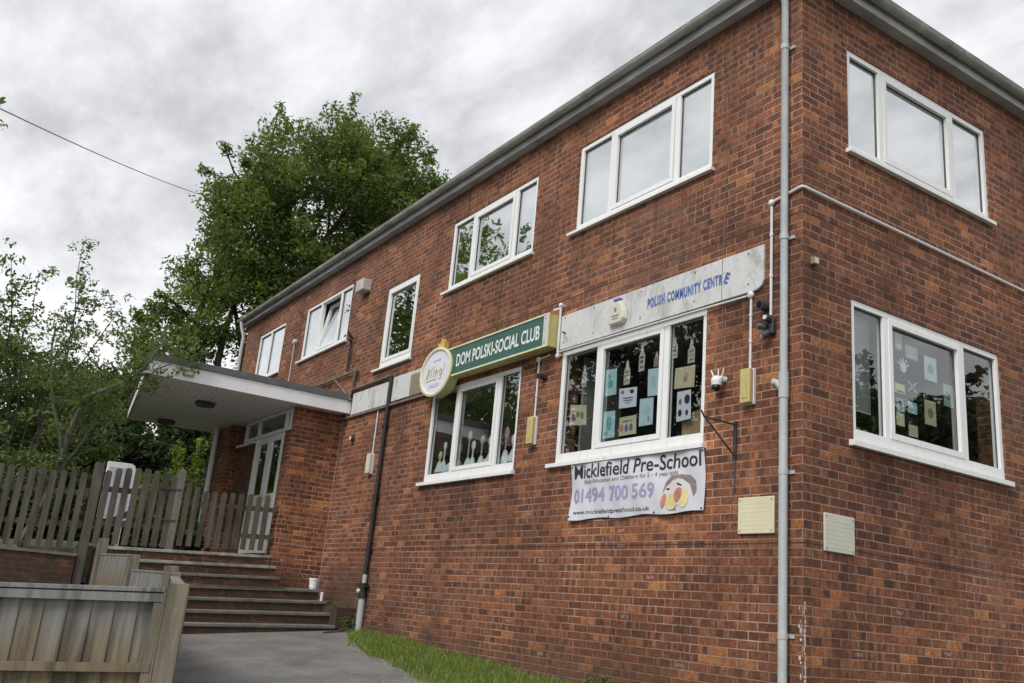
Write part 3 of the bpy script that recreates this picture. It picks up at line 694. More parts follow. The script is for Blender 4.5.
# eaves: soffit, fascia, gutter
OV = 0.11
s1 = MB(); s1.box((WX0 - OV, -OV, ZT), (OV, -0.001, ZT + .03)); s1.box((0.001, 0.0, ZT), (OV, YB + OV, ZT + .03)); s1.build('soffit', M_['soffit_grey'], B)
s1 = MB(); s1.box((WX0 - OV, -OV - .02, ZT - .012), (OV + .02, -OV, ZT + .13)); s1.box((OV, -OV, ZT - .012), (OV + .02, YB + OV, ZT + .13)); s1.build('fascia', M_['soffit_grey'], B)
def gutter(w, u0, u1, seed):
    f = PP(w); gc = OV + .085; gz = ZT + 0.125; r = 0.056; n = 10; mb = MB()
    for ra, sgn in ((r, 1), (r - .006, -1)):
        vs = []; fs = []
        for u in (u0, u1):
            for k in range(n + 1):
                a = math.pi + math.pi * k / n; vs.append(f(u, gc + ra * math.cos(a), gz + ra * math.sin(a)))
        for k in range(n): fs.append((k, k + 1, n + 2 + k, n + 1 + k))
        mb.add(vs, fs)
    for s_ in (-1, 1): wbox(mb, w, u0, u1, gc + s_ * r - .006, gc + s_ * r + .004, gz - .004, gz + .006)
    g = mb.build('gutter', M_['gutter'], B, smooth=False)
    u = u0 + 0.7
    while u < u1 - .2:
        j = MB(); vs = []; fs = []
        for uu in (u, u + .07):
            for k in range(n + 1):
                a = math.pi + math.pi * k / n; vs.append(f(uu, gc + (r + .008) * math.cos(a), gz + (r + .008) * math.sin(a)))
        for k in range(n): fs.append((k, k + 1, n + 2 + k, n + 1 + k))
        j.add(vs, fs); j.build('gutter_joint', M_['gutter'], g); u += 1.83
gutter(1, WX0 - OV - .05, OV + .15, 1); gutter(2, -OV - .15 + 0.02, YB + OV, 2)
mb = MB()
for _ in range(46):
    x = random.uniform(-9, -0.3) if random.random() < .7 else random.uniform(-16, 0); mb.ellipsoid((x, -OV - .075 + random.uniform(-.02, .02), ZT + .13), (random.uniform(.03, .12), .03, random.uniform(.01, .035)), 8, 5)
mb.build('moss', M_['moss'], B)
# roof (low hipped)
rz, pk = ZT + .135, ZT + .135 + (YB / 2 + OV) * math.tan(R(19)); q = YB / 2 + OV
mb = MB(); mb.add([(WX0 - OV, -OV, rz), (OV, -OV, rz), (OV, YB + OV, rz), (WX0 - OV, YB + OV, rz), (WX0 - OV + q, YB / 2, pk), (OV - q, YB / 2, pk)], [(0, 1, 5, 4), (1, 2, 5), (2, 3, 4, 5), (3, 0, 4), (3, 2, 1, 0)])
mb.build('roof', M_['tile'], B)
# corner downpipe (grey)
dp = MB(); px_, py_ = -0.155, -0.060
dp.tube([(px_, -OV - .085, ZT + .10), (px_, -OV - .085, ZT + .02), (px_, py_, ZT - .18), (px_, py_, 3.62)], [.034, .034, .034, .034], 14)
dp.tube([(px_, py_, 3.62), (px_, py_, 0.3)], .037, 14)
dpo = dp.build('downpipe', M_['pipe_grey'], B, smooth=True); tag(dpo, 'pale grey downpipe at the building corner')
mb = MB(); mb.tube([(px_, py_, 3.78), (px_, py_, 3.55)], .043, 14); mb.tube([(px_, py_, 3.62), (px_ - .06, py_ - .01, 3.69), (px_ - .10, py_ - .015, 3.70)], [.034, .032, .034], 12); mb.build('pipe_branch', M_['pipe_grey'], dpo, smooth=True)
for z in (6.95, 5.0, 2.9, 1.6):
    mb = MB(); mb.tube([(px_, py_, z), (px_, py_, z + .05)], .041, 14); mb.box((px_ - .075, -.012, z + .01), (px_ + .075, -.001, z + .04)); mb.build('pipe_clip', M_['pipe_grey'], dpo)
# far downpipe
mb = MB(); mb.tube([(WX0 + .02, -OV - .08, ZT + .09), (WX0 + .02, -OV - .08, ZT + .0), (WX0 - .06, -.07, ZT - .25), (WX0 - .06, -.07, 4.6), (WX0 - .06, -.07, 2.2)], .04, 10)
tag(mb.build('downpipe', M_['cable_white'], B, smooth=True), 'pale downpipe at the far end of the building')
# black soil pipe with grey foot
mb = MB(); mb.tube([(-7.99, -.055, 5.03), (-8.03, -.055, 1.98)], .032, 10); mb.tube([(-8.03, -.055, 4.98), (-7.7, -.055, 5.0)], .0, 6) if False else None
for z in (4.2, 3.1, 2.32): mb.box((-8.09, -.03, z), (-7.97, -.001, z + .04)); mb.tube([(-8.03, -.055, z), (-8.03, -.055, z + .05)], .040, 10)
bp = mb.build('downpipe', M_['pipe_black'], B, smooth=True); tag(bp, 'black pipe with a grey lower end')
mb = MB(); mb.tube([(-8.03, -.055, 1.98), (-8.03, -.055, 1.86)], .036, 10); mb.tube([(-8.03, -.055, 1.69), (-8.03, -.055, 1.0)], .052, 12); mb.build('pipe_foot', M_['pipe_grey'], bp, smooth=True)
mb = MB(); mb.tube([(-8.03, -.055, 1.86), (-8.03, -.055, 1.78)], .062, 12); mb.tube([(-8.03, -.055, 1.71), (-8.03, -.055, 1.64)], .068, 12); mb.box((-8.14, -.09, 1.80), (-7.92, -.03, 1.85)); mb.tube([(-8.03, -.055, 1.78), (-8.03, -.055, 1.70)], .04, 12); mb.build('pipe_collar', M_['pipe_black'], bp)
mb = MB(); mb.ellipsoid((-8.10, -.10, 1.74), (.035, .035, .035), 8, 6); mb.build('tap', M_['ink_yellow'], bp)
# rainwater goods and steel frame above the canopy
mb = MB(); mb.tube([(-9.87, -.045, 6.05), (-9.87, -.045, 5.42)], .020, 8); mb.tube([(-9.80, -.045, 6.02), (-9.80, -.13, 6.05), (-9.80, -.13, 6.0), (-9.87, -.045, 5.95)], .016, 8); mb.tube([(-9.87, -.045, 6.05), (-9.87, -.13, 6.14)], .018, 8)
tag(mb.build('waste_pipe', M_['pipe_black'], B), 'thin black hooked pipe above the canopy')
mb = MB(); mb.tube([(-12.92, -.03, 6.56), (-12.92, -.03, 5.1)], .008, 6); mb.tube([(-12.92, -.001, 6.58), (-12.92, -.06, 6.58)], .045, 12); mb.build('vent_pipe', M_['cable_white'], B)
# paint drips on the corner
mb = MB()
for z in np.arange(1.30, 1.90, 0.034):
    for _ in range(2):
        u = random.uniform(-.008, .012); h_ = random.uniform(.008, .024); w2 = random.uniform(.004, .011)
        mb.ellipsoid((0.003, .012 + u, z), (.002, w2, h_), 8, 5)
    if random.random() < .55: mb.ellipsoid((-.030 + random.uniform(-.01, .01), -.003, z), (random.uniform(.006, .014), .002, random.uniform(.01, .026)), 8, 5)
mb.build('paint_drips', M_['white_splash'], B)

# ---------------------------------------------------------------- porch: walls, doors, canopy
PY = -0.85
mb = MB(); mb.box((-10.24, PY, 0.9), (-9.9, 0.0, 4.26)); mb.box((-9.985, PY, 4.26), (-9.9, -0.001, 4.645)); mb.build('porch_wall', M_['brick'], B)
mb = MB(); mb.box((-12.69, PY, 2.0), (-11.73, PY + .22, 4.20)); mb.build('porch_wall', M_['brick_worn_shaded'], B)  # dwarf wall: darker brick paints in the shade under the canopy
mb = MB(); mb.box((-12.86, PY + .35, 2.0), (-12.45, PY + .5, 4.64)); mb.build('porch_wall', M_['brick'], B)
mb = MB(); mb.box((-13.70, PY - .16, 1.9), (-12.86, 0.0, 4.645)); mb.build('porch_pier', M_['brick_pier'], B)
mb = MB(); mb.tube([(-13.62, PY - .23, 4.64), (-13.62, PY - .23, 2.1)], .055, 12); tag(mb.build('downpipe', M_['cable_white'], B, smooth=True), 'white downpipe beside the porch pier')
mb = MB(); mb.box((-12.80, PY - .05, 4.20), (-11.74, PY + .2, 4.235)); mb.build('porch_sill', M_['upvc'], B)
# transom lights
tr = MB(); zt0, zt1 = 4.262, 4.64
for a, b in ((-12.45, -9.99),): tr.box((a, PY - .01, zt0), (b, PY + .05, zt0 + .06)); tr.box((a, PY - .01, zt1 - .05), (b, PY + .05, zt1))
for x in (-12.45, -11.72, -10.30, -10.05): tr.box((x, PY - .01, zt0 + .06), (x + .055, PY + .05, zt1 - .05))
tro = tr.build('transom_window', M_['upvc'], B)
for a, b in ((-12.39, -11.72), (-11.66, -10.30), (-10.24, -10.05)): MB().add([(a, PY + .03, zt0 + .06), (b, PY + .03, zt0 + .06), (b, PY + .03, zt1 - .05), (a, PY + .03, zt1 - .05)], [(0, 1, 2, 3)]).build('pane', M_['glass_clear'], tro)
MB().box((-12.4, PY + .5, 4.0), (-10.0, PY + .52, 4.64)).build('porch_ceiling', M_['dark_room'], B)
def door(a, b, hand):
    mb = MB(); y0, y1 = PY + .01, PY + .055; z0, z1 = 2.22, 4.255; zg = 3.22; t = .11
    mb.box((a, y0, z0), (a + t, y1, z1)); mb.box((b - t, y0, z0), (b, y1, z1)); mb.box((a + t, y0, z1 - .11), (b - t, y1, z1)); mb.box((a + t, y0, zg - .12), (b - t, y1, zg)); mb.box((a + t, y0, z0), (b - t, y1, z0 + .16))
    mb.box((a + t, y0 + .012, z0 + .16), (b - t, y1 - .01, zg - .12))
    o = mb.build('door', M_['upvc'], B, bevel=.004)
    MB().add([(a + t, y0 + .02, zg), (b - t, y0 + .02, zg), (b - t, y0 + .02, z1 - .11), (a + t, y0 + .02, z1 - .11)], [(0, 1, 2, 3)]).build('pane', M_['glass_clear'], o)
    hx = b - .05 if hand > 0 else a + .05
    h_ = MB(); h_.box((hx - .02, y0 - .012, 3.02), (hx + .02, y0 - .001, 3.26)); h_.tube([(hx, y0 - .01, 3.16), (hx, y0 - .05, 3.16), (hx - .12 * hand, y0 - .05, 3.16)], .011, 8); h_.build('handle', M_['silver'], o)
door(-11.65, -10.98, 1); door(-10.972, -10.30, -1)
mb = MB(); mb.box((-11.72, PY - .005, 2.2), (-11.656, PY + .06, 4.258)); mb.build('door_frame', M_['upvc'], B); mb = MB(); mb.box((-10.296, PY - .005, 2.2), (-10.245, PY + .06, 4.258)); mb.build('door_frame', M_['upvc'], B)
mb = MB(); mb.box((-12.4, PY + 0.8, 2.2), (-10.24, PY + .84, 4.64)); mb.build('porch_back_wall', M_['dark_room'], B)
# canopy
SZ = 4.655
q_in = [(-9.60, -0.002), (-9.60, -3.36), (-14.30, -2.66), (-14.05, -0.002)]
cn = MB(); n = 4
def slab(mb, quad, z0, z1): mb.hexa([(x, y, z0) for x, y in quad] + [(x, y, z1) for x, y in quad])
def inset(quad, k):
    cx_ = sum(p[0] for p in quad) / 4; cy_ = sum(p[1] for p in quad) / 4; return [(x + (cx_ - x) * k, y + (cy_ - y) * k if y < -.01 else y) for x, y in quad]
slab(cn, inset(q_in, .012), SZ + .012, SZ + .27)
can = cn.build('canopy', M_['white_board'], B); tag(can, 'flat white porch canopy with dark felt roof edge')
# soffit boards: narrow planks with open v-joints
sb_ = MB(); nb = 34
for i in range(nb):
    t0, t1 = i / nb, (i + 1) / nb - 0.0045
    a0 = Vector((-9.63, -3.30 * (1 - t0) - .004 * t0)); a1 = Vector((-9.63, -3.30 * (1 - t1) - .004 * t1)); b0 = Vector((-14.26 + .24 * t0, -2.63 * (1 - t0) - .004 * t0)); b1 = Vector((-14.26 + .24 * t1, -2.63 * (1 - t1) - .004 * t1))
    slab(sb_, [a0, b0, b1, a1], SZ, SZ + .011)
sb_.build('soffit_boards', plain('grey_white_soffit_board', (0.80, 0.81, 0.83), 0.5, 0.06, 1.5), can)
fb = MB()
for i in range(3):
    (x0, y0), (x1, y1) = q_in[i], q_in[i + 1]; d_ = Vector((x1 - x0, y1 - y0)).normalized(); nn = Vector((-d_.y, d_.x)) * (1)
    cxy = Vector((-12, -1.5)); 
    if (Vector((x0, y0)) - cxy).dot(nn) < 0: nn = -nn
    o_ = nn * .022
    fb.hexa([(x0, y0, SZ - .02), (x1, y1, SZ - .02), (x1 + o_.x, y1 + o_.y, SZ - .02), (x0 + o_.x, y0 + o_.y, SZ - .02), (x0, y0, SZ + .20), (x1, y1, SZ + .20), (x1 + o_.x, y1 + o_.y, SZ + .20), (x0 + o_.x, y0 + o_.y, SZ + .20)])
fb.build('fascia', M_['white_board'], can)
fe = MB(); qo = [(x + (.05 if x > -12 else -.05), y - (.05 if y < -.01 else 0)) for x, y in q_in]; slab(fe, qo, SZ + .203, SZ + .245); slab(fe, inset(qo, .02), SZ + .245, SZ + .315); fe.build('felt_roof', M_['felt'], can)
for cx_, cy_ in ((-13.75, -2.05), (-11.15, -2.03)):
    mb = MB(); mb.tube([(cx_, cy_, SZ - .002), (cx_, cy_, SZ - .05), (cx_, cy_, SZ - .075)], [.17, .17, .14], 20); mb.build('canopy_light', M_['dark_plastic'], can)
mb = MB(); mb.box((-9.577, -2.84, SZ + .05), (-9.55, -2.68, SZ + .15)); mb.build('fascia_lamp', M_['tan_patch'], can)
mb = MB(); mb.box((-9.55, -2.82, SZ + .075), (-9.546, -2.70, SZ + .13)); mb.build('fascia_lamp_glass', M_['cream'], can)

# ---------------------------------------------------------------- spandrel boards, brackets
t_ = MB(); poly = [(-3.55, 4.665), (-0.50, 4.665), (-0.44, 4.70), (-0.42, 4.75), (-0.42, 5.09), (-3.55, 5.08)]
fbd = empty('fascia_board', (-2.0, 0, 4.66), 'flaking white painted board over the poster window, lettered in blue', 'signboard')
t_.prism([(x, z - .045) for x, z in poly], lambda x, z: (x, -.001, z), lambda x, z: (x, -.028, z)); t_.build('board', M_['rendered'], fbd, bevel=.004)
lettering('lettering', 'POLISH COMMUNITY CENTR', M_['blue'], fbd, 1, -1.99, -0.925, 4.775, 4.888, 0.0315, bold=0.045, spacing=1.22, jig=.004)
vs, fs = text_mesh('E', .035); a = vs.min(0); b = vs.max(0); ang = R(-24); pts = []
for x, y, _ in vs:
    lx = (x - a[0]) / (b[0] - a[0]) * .055; lz = (y - a[1]) / (b[1] - a[1]) * .11; pts.append((-0.895 + lx * math.cos(ang) - lz * math.sin(ang) - .02, -.0325, 4.79 + lx * math.sin(ang) + lz * math.cos(ang)))
tag(MB().add(pts, fs).build('letter', M_['blue'], fbd), 'last blue letter hanging askew')
sb2 = empty('signboard', (-8, 0, 4.58), 'blank mottled white board with a tan patch, left of the round sign', 'signboard')
mb = MB(); mb.box((-9.50, -.022, 4.60), (-8.08, -.001, 4.97)); mb.box((-7.98, -.022, 4.62), (-6.50, -.001, 5.01)); mb.build('board', M_['rendered'], sb2, bevel=.004)
mb = MB(); mb.box((-7.36, -.027, 4.63), (-6.98, -.0235, 4.95)); mb.build('tan_patch', M_['tan_patch'], sb2)
mb = MB(); mb.box((-9.86, -.05, 4.545), (-6.10, -.001, 4.58)); mb.build('ledge', M_['rust'], sb2)
mb = MB(); mb.box((-9.62, -.05, 5.03), (-8.02, -.015, 5.055)); mb.box((-9.66, -.05, 4.60), (-9.62, -.015, 5.055)); mb.tube([(-9.60, -.045, 5.04), (-8.0, -.045, 5.05)], .02, 8); mb.build('frame', M_['rust'], sb2)
br = MB(); br.tube([(-11.25, -.05, 5.37), (-9.42, -.05, 5.37)], .022, 8); br.tube([(-9.45, -.05, 5.38), (-9.62, -.05, 4.78)], .026, 8); br.tube([(-10.4, -.05, 5.37), (-9.52, -.05, 4.86)], .016, 8)
br.tube([(-9.45, -.05, 5.36), (-9.45, -.001, 5.36)], .02, 8); br.tube([(-11.0, -.05, 5.37), (-11.0, -.001, 5.37)], .02, 8)
tag(br.build('steel_bracket', M_['rust']), 'rusty steel frame with a diagonal brace fixed above the canopy', 'bracket')

# ---------------------------------------------------------------- pub style light box sign
sg = empty('hanging_sign', (-4.8, -.1, 4.62), 'green and gold light box sign with white lettering and round end', 'sign')
xa, xb, za, zb, D = -5.95, -3.555, 4.645, 5.045, 0.18
mb = MB(); mb.box((xa, -D, za), (xb, -.012, zb)); mb.build('case', M_['gold'], sg, bevel=.006)
mb = MB(); frame_rect(mb, 1, xa - .01, xb + .005, za - .008, zb + .008, .022, D + .001, D + .016); mb.build('trim', M_['gold_pale'], sg)
mb = MB(); mb.box((xb - .10, -D - .012, za + .015), (xb - .017, -D - .001, zb - .015)); mb.build('end_trim', M_['silver'], sg)
mb = MB(); mb.box((xa, -D - .006, za + .014), (xb - .10, -D - .0005, zb - .014)); mb.build('face', M_['green_sign'], sg)
lettering('lettering', 'DOM POLSKI-SOCIAL CLUB', M_['lettering_white'], sg, 1, -5.70, -3.73, 4.755, 4.935, D + .008, bold=0.02, spacing=1.0)
cx_, cz_, rr, kz = -6.22, 4.765, 0.445, 0.78
def disc(mb, r0, d0, d1, n=40):
    mb.prism([(cx_ + r0 * math.cos(2 * math.pi * k / n), cz_ + kz * r0 * math.sin(2 * math.pi * k / n)) for k in range(n)], lambda x, z: (x, -d0, z), lambda x, z: (x, -d1, z))
mb = MB(); disc(mb, rr, 0.07, .205); mb.build('round_case', M_['gold'], sg)
mb = MB(); n = 40
ring = []
for r0, d0 in ((rr + .008, .206), (rr + .008, .225), (rr - .03, .232), (rr - .055, .220), (rr - .055, .206)):
    ring.append([(cx_ + r0 * math.cos(2 * math.pi * k / n), -d0, cz_ + kz * r0 * math.sin(2 * math.pi * k / n)) for k in range(n)])
mb.add([p for r_ in ring for p in r_], [(i * n + k, i * n + (k + 1) % n, ((i + 1) % 5) * n + (k + 1) % n, ((i + 1) % 5) * n + k) for i in range(5) for k in range(n)])
mb.build('round_trim', M_['gold_pale'], sg, smooth=False)
mb = MB(); disc(mb, rr - .056, .207, .212); mb.build('round_face', M_['sign_white'], sg)
# gold script-like strokes and lilac band on the round face
mb = MB(); Y = .217
def stroke(pts, w_=.008):
    pts = [(a * 1.0, b * .85) for a, b in pts]
    for (x0, z0), (x1, z1) in zip(pts, pts[1:]):
        d_ = Vector((x1 - x0, z1 - z0)); nrm = Vector((-d_.y, d_.x)).normalized() * w_
        mb.add([(cx_ + x0 + nrm.x, -Y, cz_ + z0 + nrm.y), (cx_ + x0 - nrm.x, -Y, cz_ + z0 - nrm.y), (cx_ + x1 - nrm.x, -Y, cz_ + z1 - nrm.y), (cx_ + x1 + nrm.x, -Y, cz_ + z1 + nrm.y)], [(0, 1, 2, 3)])
stroke([(-.27, -.10), (-.20, .08), (-.17, .05), (-.22, -.10)]); stroke([(-.11, .10), (-.13, -.09)]); stroke([(-.05, .11), (-.06, -.09)]); stroke([(0, .03), (.0, -.09)]); stroke([(.0, -.02), (.05, .03), (.06, -.08)])
stroke([(.10, -.02), (.14, .03), (.18, -.02), (.14, -.08), (.10, -.02)]); stroke([(.18, .03), (.17, -.13), (.11, -.14)]); stroke([(.24, .12), (.23, -.02)]); stroke([(.23, -.06), (.23, -.08)]); stroke([(-.25, -.14), (-.1, -.125), (.05, -.13)], .006)
mb.build('gold_marks', M_['gold'], sg); MB().box((cx_ - .08, -.13, cz_ - .2), (cx_ + .08, -.001, cz_ + .2)).build('wall_mount', M_['dark_metal'], sg)
mb = MB(); mb.box((cx_ - .15, -Y, cz_ - .215), (cx_ + .12, -Y + .002, cz_ - .165)); mb.box((cx_ - .10, -Y, cz_ + .16), (cx_ + .12, -Y + .002, cz_ + .18)); mb.build('lilac_marks', M_['lilac'], sg)
mb = MB(); poly = [(-.08, 0), (.08, 0), (.10, .13), (.05, .07), (.0, .20), (-.05, .07), (-.10, .13)]
mb.prism([(cx_ + .0 + x, cz_ + rr * kz + z * .85 - .012) for x, z in poly], lambda x, z: (x, -.10, z), lambda x, z: (x, -.17, z)); mb.build('crown_finial', plain('bright_gold', (0.62, 0.46, 0.10), 0.4, 0.1), sg)
mb = MB(); mb.tube([(xb + .03, -.05, 5.17), (xb + .03, -.05, 4.53)], .014, 8); mb.tube([(xb + .03, -.05, 5.13), (xb - .02, -.12, 5.10)], .014, 8); mb.tube([(xb + .03, -.05, 5.17), (xb + .03, -.001, 5.17)], .02, 8); mb.tube([(xb + .03, -.05, 4.56), (xb + .03, -.001, 4.56)], .02, 8); mb.ellipsoid((xb + .03, -.05, 5.17), (.03, .03, .03)); mb.ellipsoid((xb + .03, -.05, 4.54), (.026, .026, .026))
mb.build('support_rod', M_['cable_white'], sg)

for o_, f_, us_, zs_, d_ in ((sg, P1, (xb - .06,), (za + .05, zb - .05), D + .013), (fbd, P1, (-3.45, -2.9, -2.1, -1.3, -.6), (4.70, 5.0), .029), (sb2, P1, (-9.4, -8.8, -8.2, -7.85, -6.7), (4.65, 4.93), .023)):
    for u_ in us_:
        for z_ in zs_: mb = MB(); mb.tube([f_(u_, d_, z_), f_(u_, d_ + .004, z_)], .009, 8); mb.build('screw', M_['rust'], o_)
# ---------------------------------------------------------------- banner
bn = empty('banner', (-2.1, -.03, 2.63), 'printed vinyl banner advertising a pre school, tied under the poster window', 'banner')
bx0, bx1 = -3.12, -1.10
def bz(x): return 2.625 + .010 * (x - bx0), 3.222
def bd(x, z): return 0.030 + 0.010 * math.sin(3.1 * x + 7 * z) + 0.006 * math.sin(9 * x - 6 * z) + 0.004 * math.sin(21 * x + 11 * z)
vs = []; fs = []; nx, nz_ = 80, 26
for j in range(nz_ + 1):
    for i in range(nx + 1):
        x = bx0 + (bx1 - bx0) * i / nx; z0, z1 = bz(x); z = z0 + (z1 - z0) * j / nz_ + (0.010 * math.sin(x * 9) if j == 0 else 0); vs.append((x + .012 * math.sin(z * 5), -bd(x, z), z))
for j in range(nz_):
    for i in range(nx): a = j * (nx + 1) + i; fs.append((a, a + 1, a + nx + 2, a + nx + 1))
MB().add(vs, fs).build('sheet', M_['banner'], bn, smooth=True)
def on_banner(o, lift=.003):
    me = o.data; off = world_loc(o)
    for v in me.vertices:
        wx, wz = v.co.x + off.x, v.co.z + off.z; v.co.y = -(bd(wx, wz) + lift) - off.y
def btext(txt, m, u0, u1, z0, z1, bold, rise=0.0, sp=1.0):
    o = lettering('lettering', txt, m, bn, 1, u0, u1, z0, z1, 0, bold, spacing=sp); on_banner(o); return o
btext('Micklefield Pre-School', M_['ink_black'], -3.06, -1.14, 3.06, 3.21, .014)
btext('Early Education and Childcare for 2 - 4 year olds', M_['ink_brown'], -2.88, -1.44, 2.99, 3.045, .012)
btext('01494 700 569', M_['ink_purple'], -3.06, -1.76, 2.80, 2.955, .025)
btext('www.micklefieldpreschool.co.uk', M_['ink_black'], -3.04, -1.82, 2.665, 2.725, .008)
def patch(pts, m, name, lift):
    pts = [(-1.42 + (x + 1.57) * .95, z) for x, z in pts]
    o = MB().add([(x, -.04, z) for x, z in pts], [tuple(range(len(pts)))]).build(name, m, bn)
    bm = bmesh.new(); bm.from_mesh(o.data); bmesh.ops.triangulate(bm, faces=bm.faces); bm.to_mesh(o.data); bm.free(); on_banner(o, lift)
def ell(cx, cz, rx, rz, n=20, rot=0): return [(cx + rx * math.cos(t) * math.cos(rot) - rz * math.sin(t) * math.sin(rot), cz + rx * math.cos(t) * math.sin(rot) + rz * math.sin(t) * math.cos(rot)) for t in [2 * math.pi * k / n for k in range(n)]]
patch([(-1.80, 2.82), (-1.77, 2.93), (-1.68, 2.995), (-1.55, 3.0), (-1.42, 2.985), (-1.34, 2.93), (-1.33, 2.84), (-1.37, 2.78), (-1.42, 2.90), (-1.52, 2.955), (-1.66, 2.955), (-1.75, 2.90)], M_['ink_brown'], 'printed_hair', .003)
patch(ell(-1.60, 2.83, .15, .125), M_['ink_skin'], 'printed_face', .0035)
patch(ell(-1.66, 2.745, .085, .075), M_['ink_yellow'], 'printed_hand', .006); patch(ell(-1.49, 2.77, .06, .085), M_['ink_yellow'], 'printed_hand', .006)
patch(ell(-1.77, 2.76, .035, .07, rot=-.3), M_['ink_red'], 'printed_hand', .0075); patch(ell(-1.565, 2.81, .05, .07, rot=-.5), M_['ink_red'], 'printed_hand', .0075)
patch(ell(-1.72, 2.868, .030, .010), M_['ink_black'], 'printed_eye', .005); patch(ell(-1.56, 2.905, .04, .008, rot=-.3), M_['ink_black'], 'printed_eye', .005); patch(ell(-1.64, 2.672, .06, .008), M_['ink_brown'], 'printed_mouth', .005)
for x, z in ((bx0 + .02, 2.66), (bx0 + .02, 3.19), (bx1 - .02, 2.67), (bx1 - .02, 3.2), (-2.45, 2.645), (-1.75, 2.655)):
    mb = MB(); mb.tube([(x, -bd(x, z) - .001, z), (x, -bd(x, z) - .006, z)], .010, 10); mb.build('eyelet', M_['dark_metal'], bn)

# ---------------------------------------------------------------- wall fittings
def wall_thing(name, mb_m, label, cat, group=None): 
    root = empty(name, mb_m[0], label, cat, group)
    for nm, mb, m, *bv in mb_m[1:]: mb.build(nm, m, root, bevel=bv[0] if bv else 0, smooth=bool(len(bv) > 1))
    return root
mb = MB(); mb.box((-.685, -.022, 2.43), (-.285, -.001, 2.74))
lo = MB()
for k in range(7): lo.box((-.665, -.0228, 2.465 + k * .036), (-.305, -.0222, 2.474 + k * .036))
wall_thing('vent_cover', [(-.48, 0, 2.43), ('plate', mb, M_['cream'], .006), ('louvre', lo, M_['cream'])], 'square cream vent plate left of the grey corner downpipe', 'vent cover', 'square plates either side of the corner')
mb = MB(); mb.box((.001, .24, 2.315), (.018, .625, 2.625))
lo = MB()
for k in range(7): lo.box((.0182, .26, 2.345 + k * .036), (.0188, .605, 2.354 + k * .036))
pl = plain('off_white_paint', (0.56, 0.56, 0.47), 0.6, 0.05)
wall_thing('vent_cover', [(0, .43, 2.3), ('plate', mb, pl, .006), ('louvre', lo, pl)], 'off white square vent plate round the corner, right of the downpipe', 'vent cover', 'square plates either side of the corner')

for u_ in (-.66, -.31):
    for z_ in (2.455, 2.715): mb = MB(); mb.tube([(u_, -.0225, z_), (u_, -.026, z_)], .006, 8); mb.build('screw', M_['rust'], [o for o in C.objects if o.name == 'vent_cover'][0])
for u_ in (.265, .60):
    for z_ in (2.34, 2.60): mb = MB(); mb.tube([(.0185, u_, z_), (.022, u_, z_)], .006, 8); mb.build('screw', M_['rust'], [o for o in C.objects if o.name == 'vent_cover.001'][0])
def box_light(x, z0, z1, wd, ctop, label, hook=None):
    root = empty('wall_light', (x, 0, z0), label, 'wall light', 'tall narrow wall lights on white conduits')
    mb = MB(); mb.box((x - wd / 2, -.035, z0), (x + wd / 2, -.001, z1)); mb.build('base', M_['cable_white'], root, bevel=.006)
    mb = MB(); mb.box((x - wd / 2 + .004, -.085, z0 + .006), (x + wd / 2 - .004, -.0355, z1 - .006)); mb.build('diffuser', M_['lamp_yellow'] if 'yellow' in label else pl, root, bevel=.012)
    mb = MB(); mb.box((x - wd / 4, -.090, z0 + .05), (x + wd / 4, -.0855, z1 - .05)); mb.build('inner_tube', M_['gold'] if 'yellow' in label else M_['cream'], root, bevel=.002)
    c = MB(); c.tube([(x, -.014, z1), (x, -.014, ctop)], .012, 8)
    for z in (z1 + .25, z1 + .5): c.tube([(x, -.014, z), (x, -.014, z + .025)], .017, 8)
    if hook: c.tube([(x, -.016, ctop)] + hook, .011, 8); c.ellipsoid((x, -.02, ctop), (.038, .028, .038))
    c.build('conduit', M_['cable_white'], root, smooth=True); return root
box_light(-0.575, 3.555, 3.885, .125, 4.59, 'yellowed wall light between the poster window and the corner', [(-1.18, -.04, 4.585), (-3.54, -.04, 4.59)])
box_light(-3.945, 3.53, 3.87, .125, 4.58, 'yellowed wall light between the two lower windows', [(-3.72, -.014, 4.60)])
box_light(-8.42, 3.51, 3.84, .14, 4.56, 'grey white wall light beside the black pipe, left of the lower windows')
# conduit that turns the corner
c = MB(); c.tube([(-.335, -.02, 4.34), (-.335, -.02, 5.42)], .013, 8); c.ellipsoid((-.335, -.025, 5.43), (.034, .028, .034))
c.tube([(-.335, -.02, 5.43), (-.30, -.02, 5.44), (-.08, -.02, 5.468), (-.03, -.022, 5.476), (.005, -.018, 5.480), (.018, .005, 5.480), (.022, .06, 5.474), (.022, .5, 5.468), (.022, 9.0, 5.40)], .015, 8)
for z in (4.7, 5.1): c.tube([(-.335, -.02, z), (-.335, -.02, z + .03)], .018, 8)
tag(c.build('cable_conduit', M_['cable_white'], smooth=True), 'white cable conduit rising past the cameras and bending round the corner', 'conduit')
# thin wires
w_ = MB(); w_.tube([(-.93, -.010, 7.1), (-.93, -.010, 5.08), (-.93, -.032, 5.07), (-.93, -.032, 4.6), (-.93, -.010, 4.58), (-.93, -.012, 4.1), (-.89, -.015, 4.0), (-.88, -.015, 3.87)], .0022, 6); tag(w_.build('hanging_wire', M_['rust']), 'thin pale wire running down to the white antenna camera', 'wire')
w_ = MB(); w_.tube([(-9.82, -.012, 4.54), (-9.87, -.012, 3.2), (-9.87, -.012, 1.5)], .0035, 6); tag(w_.build('hanging_wire', M_['pipe_grey']), 'thin pale wire in the brick corner beside the porch', 'wire')
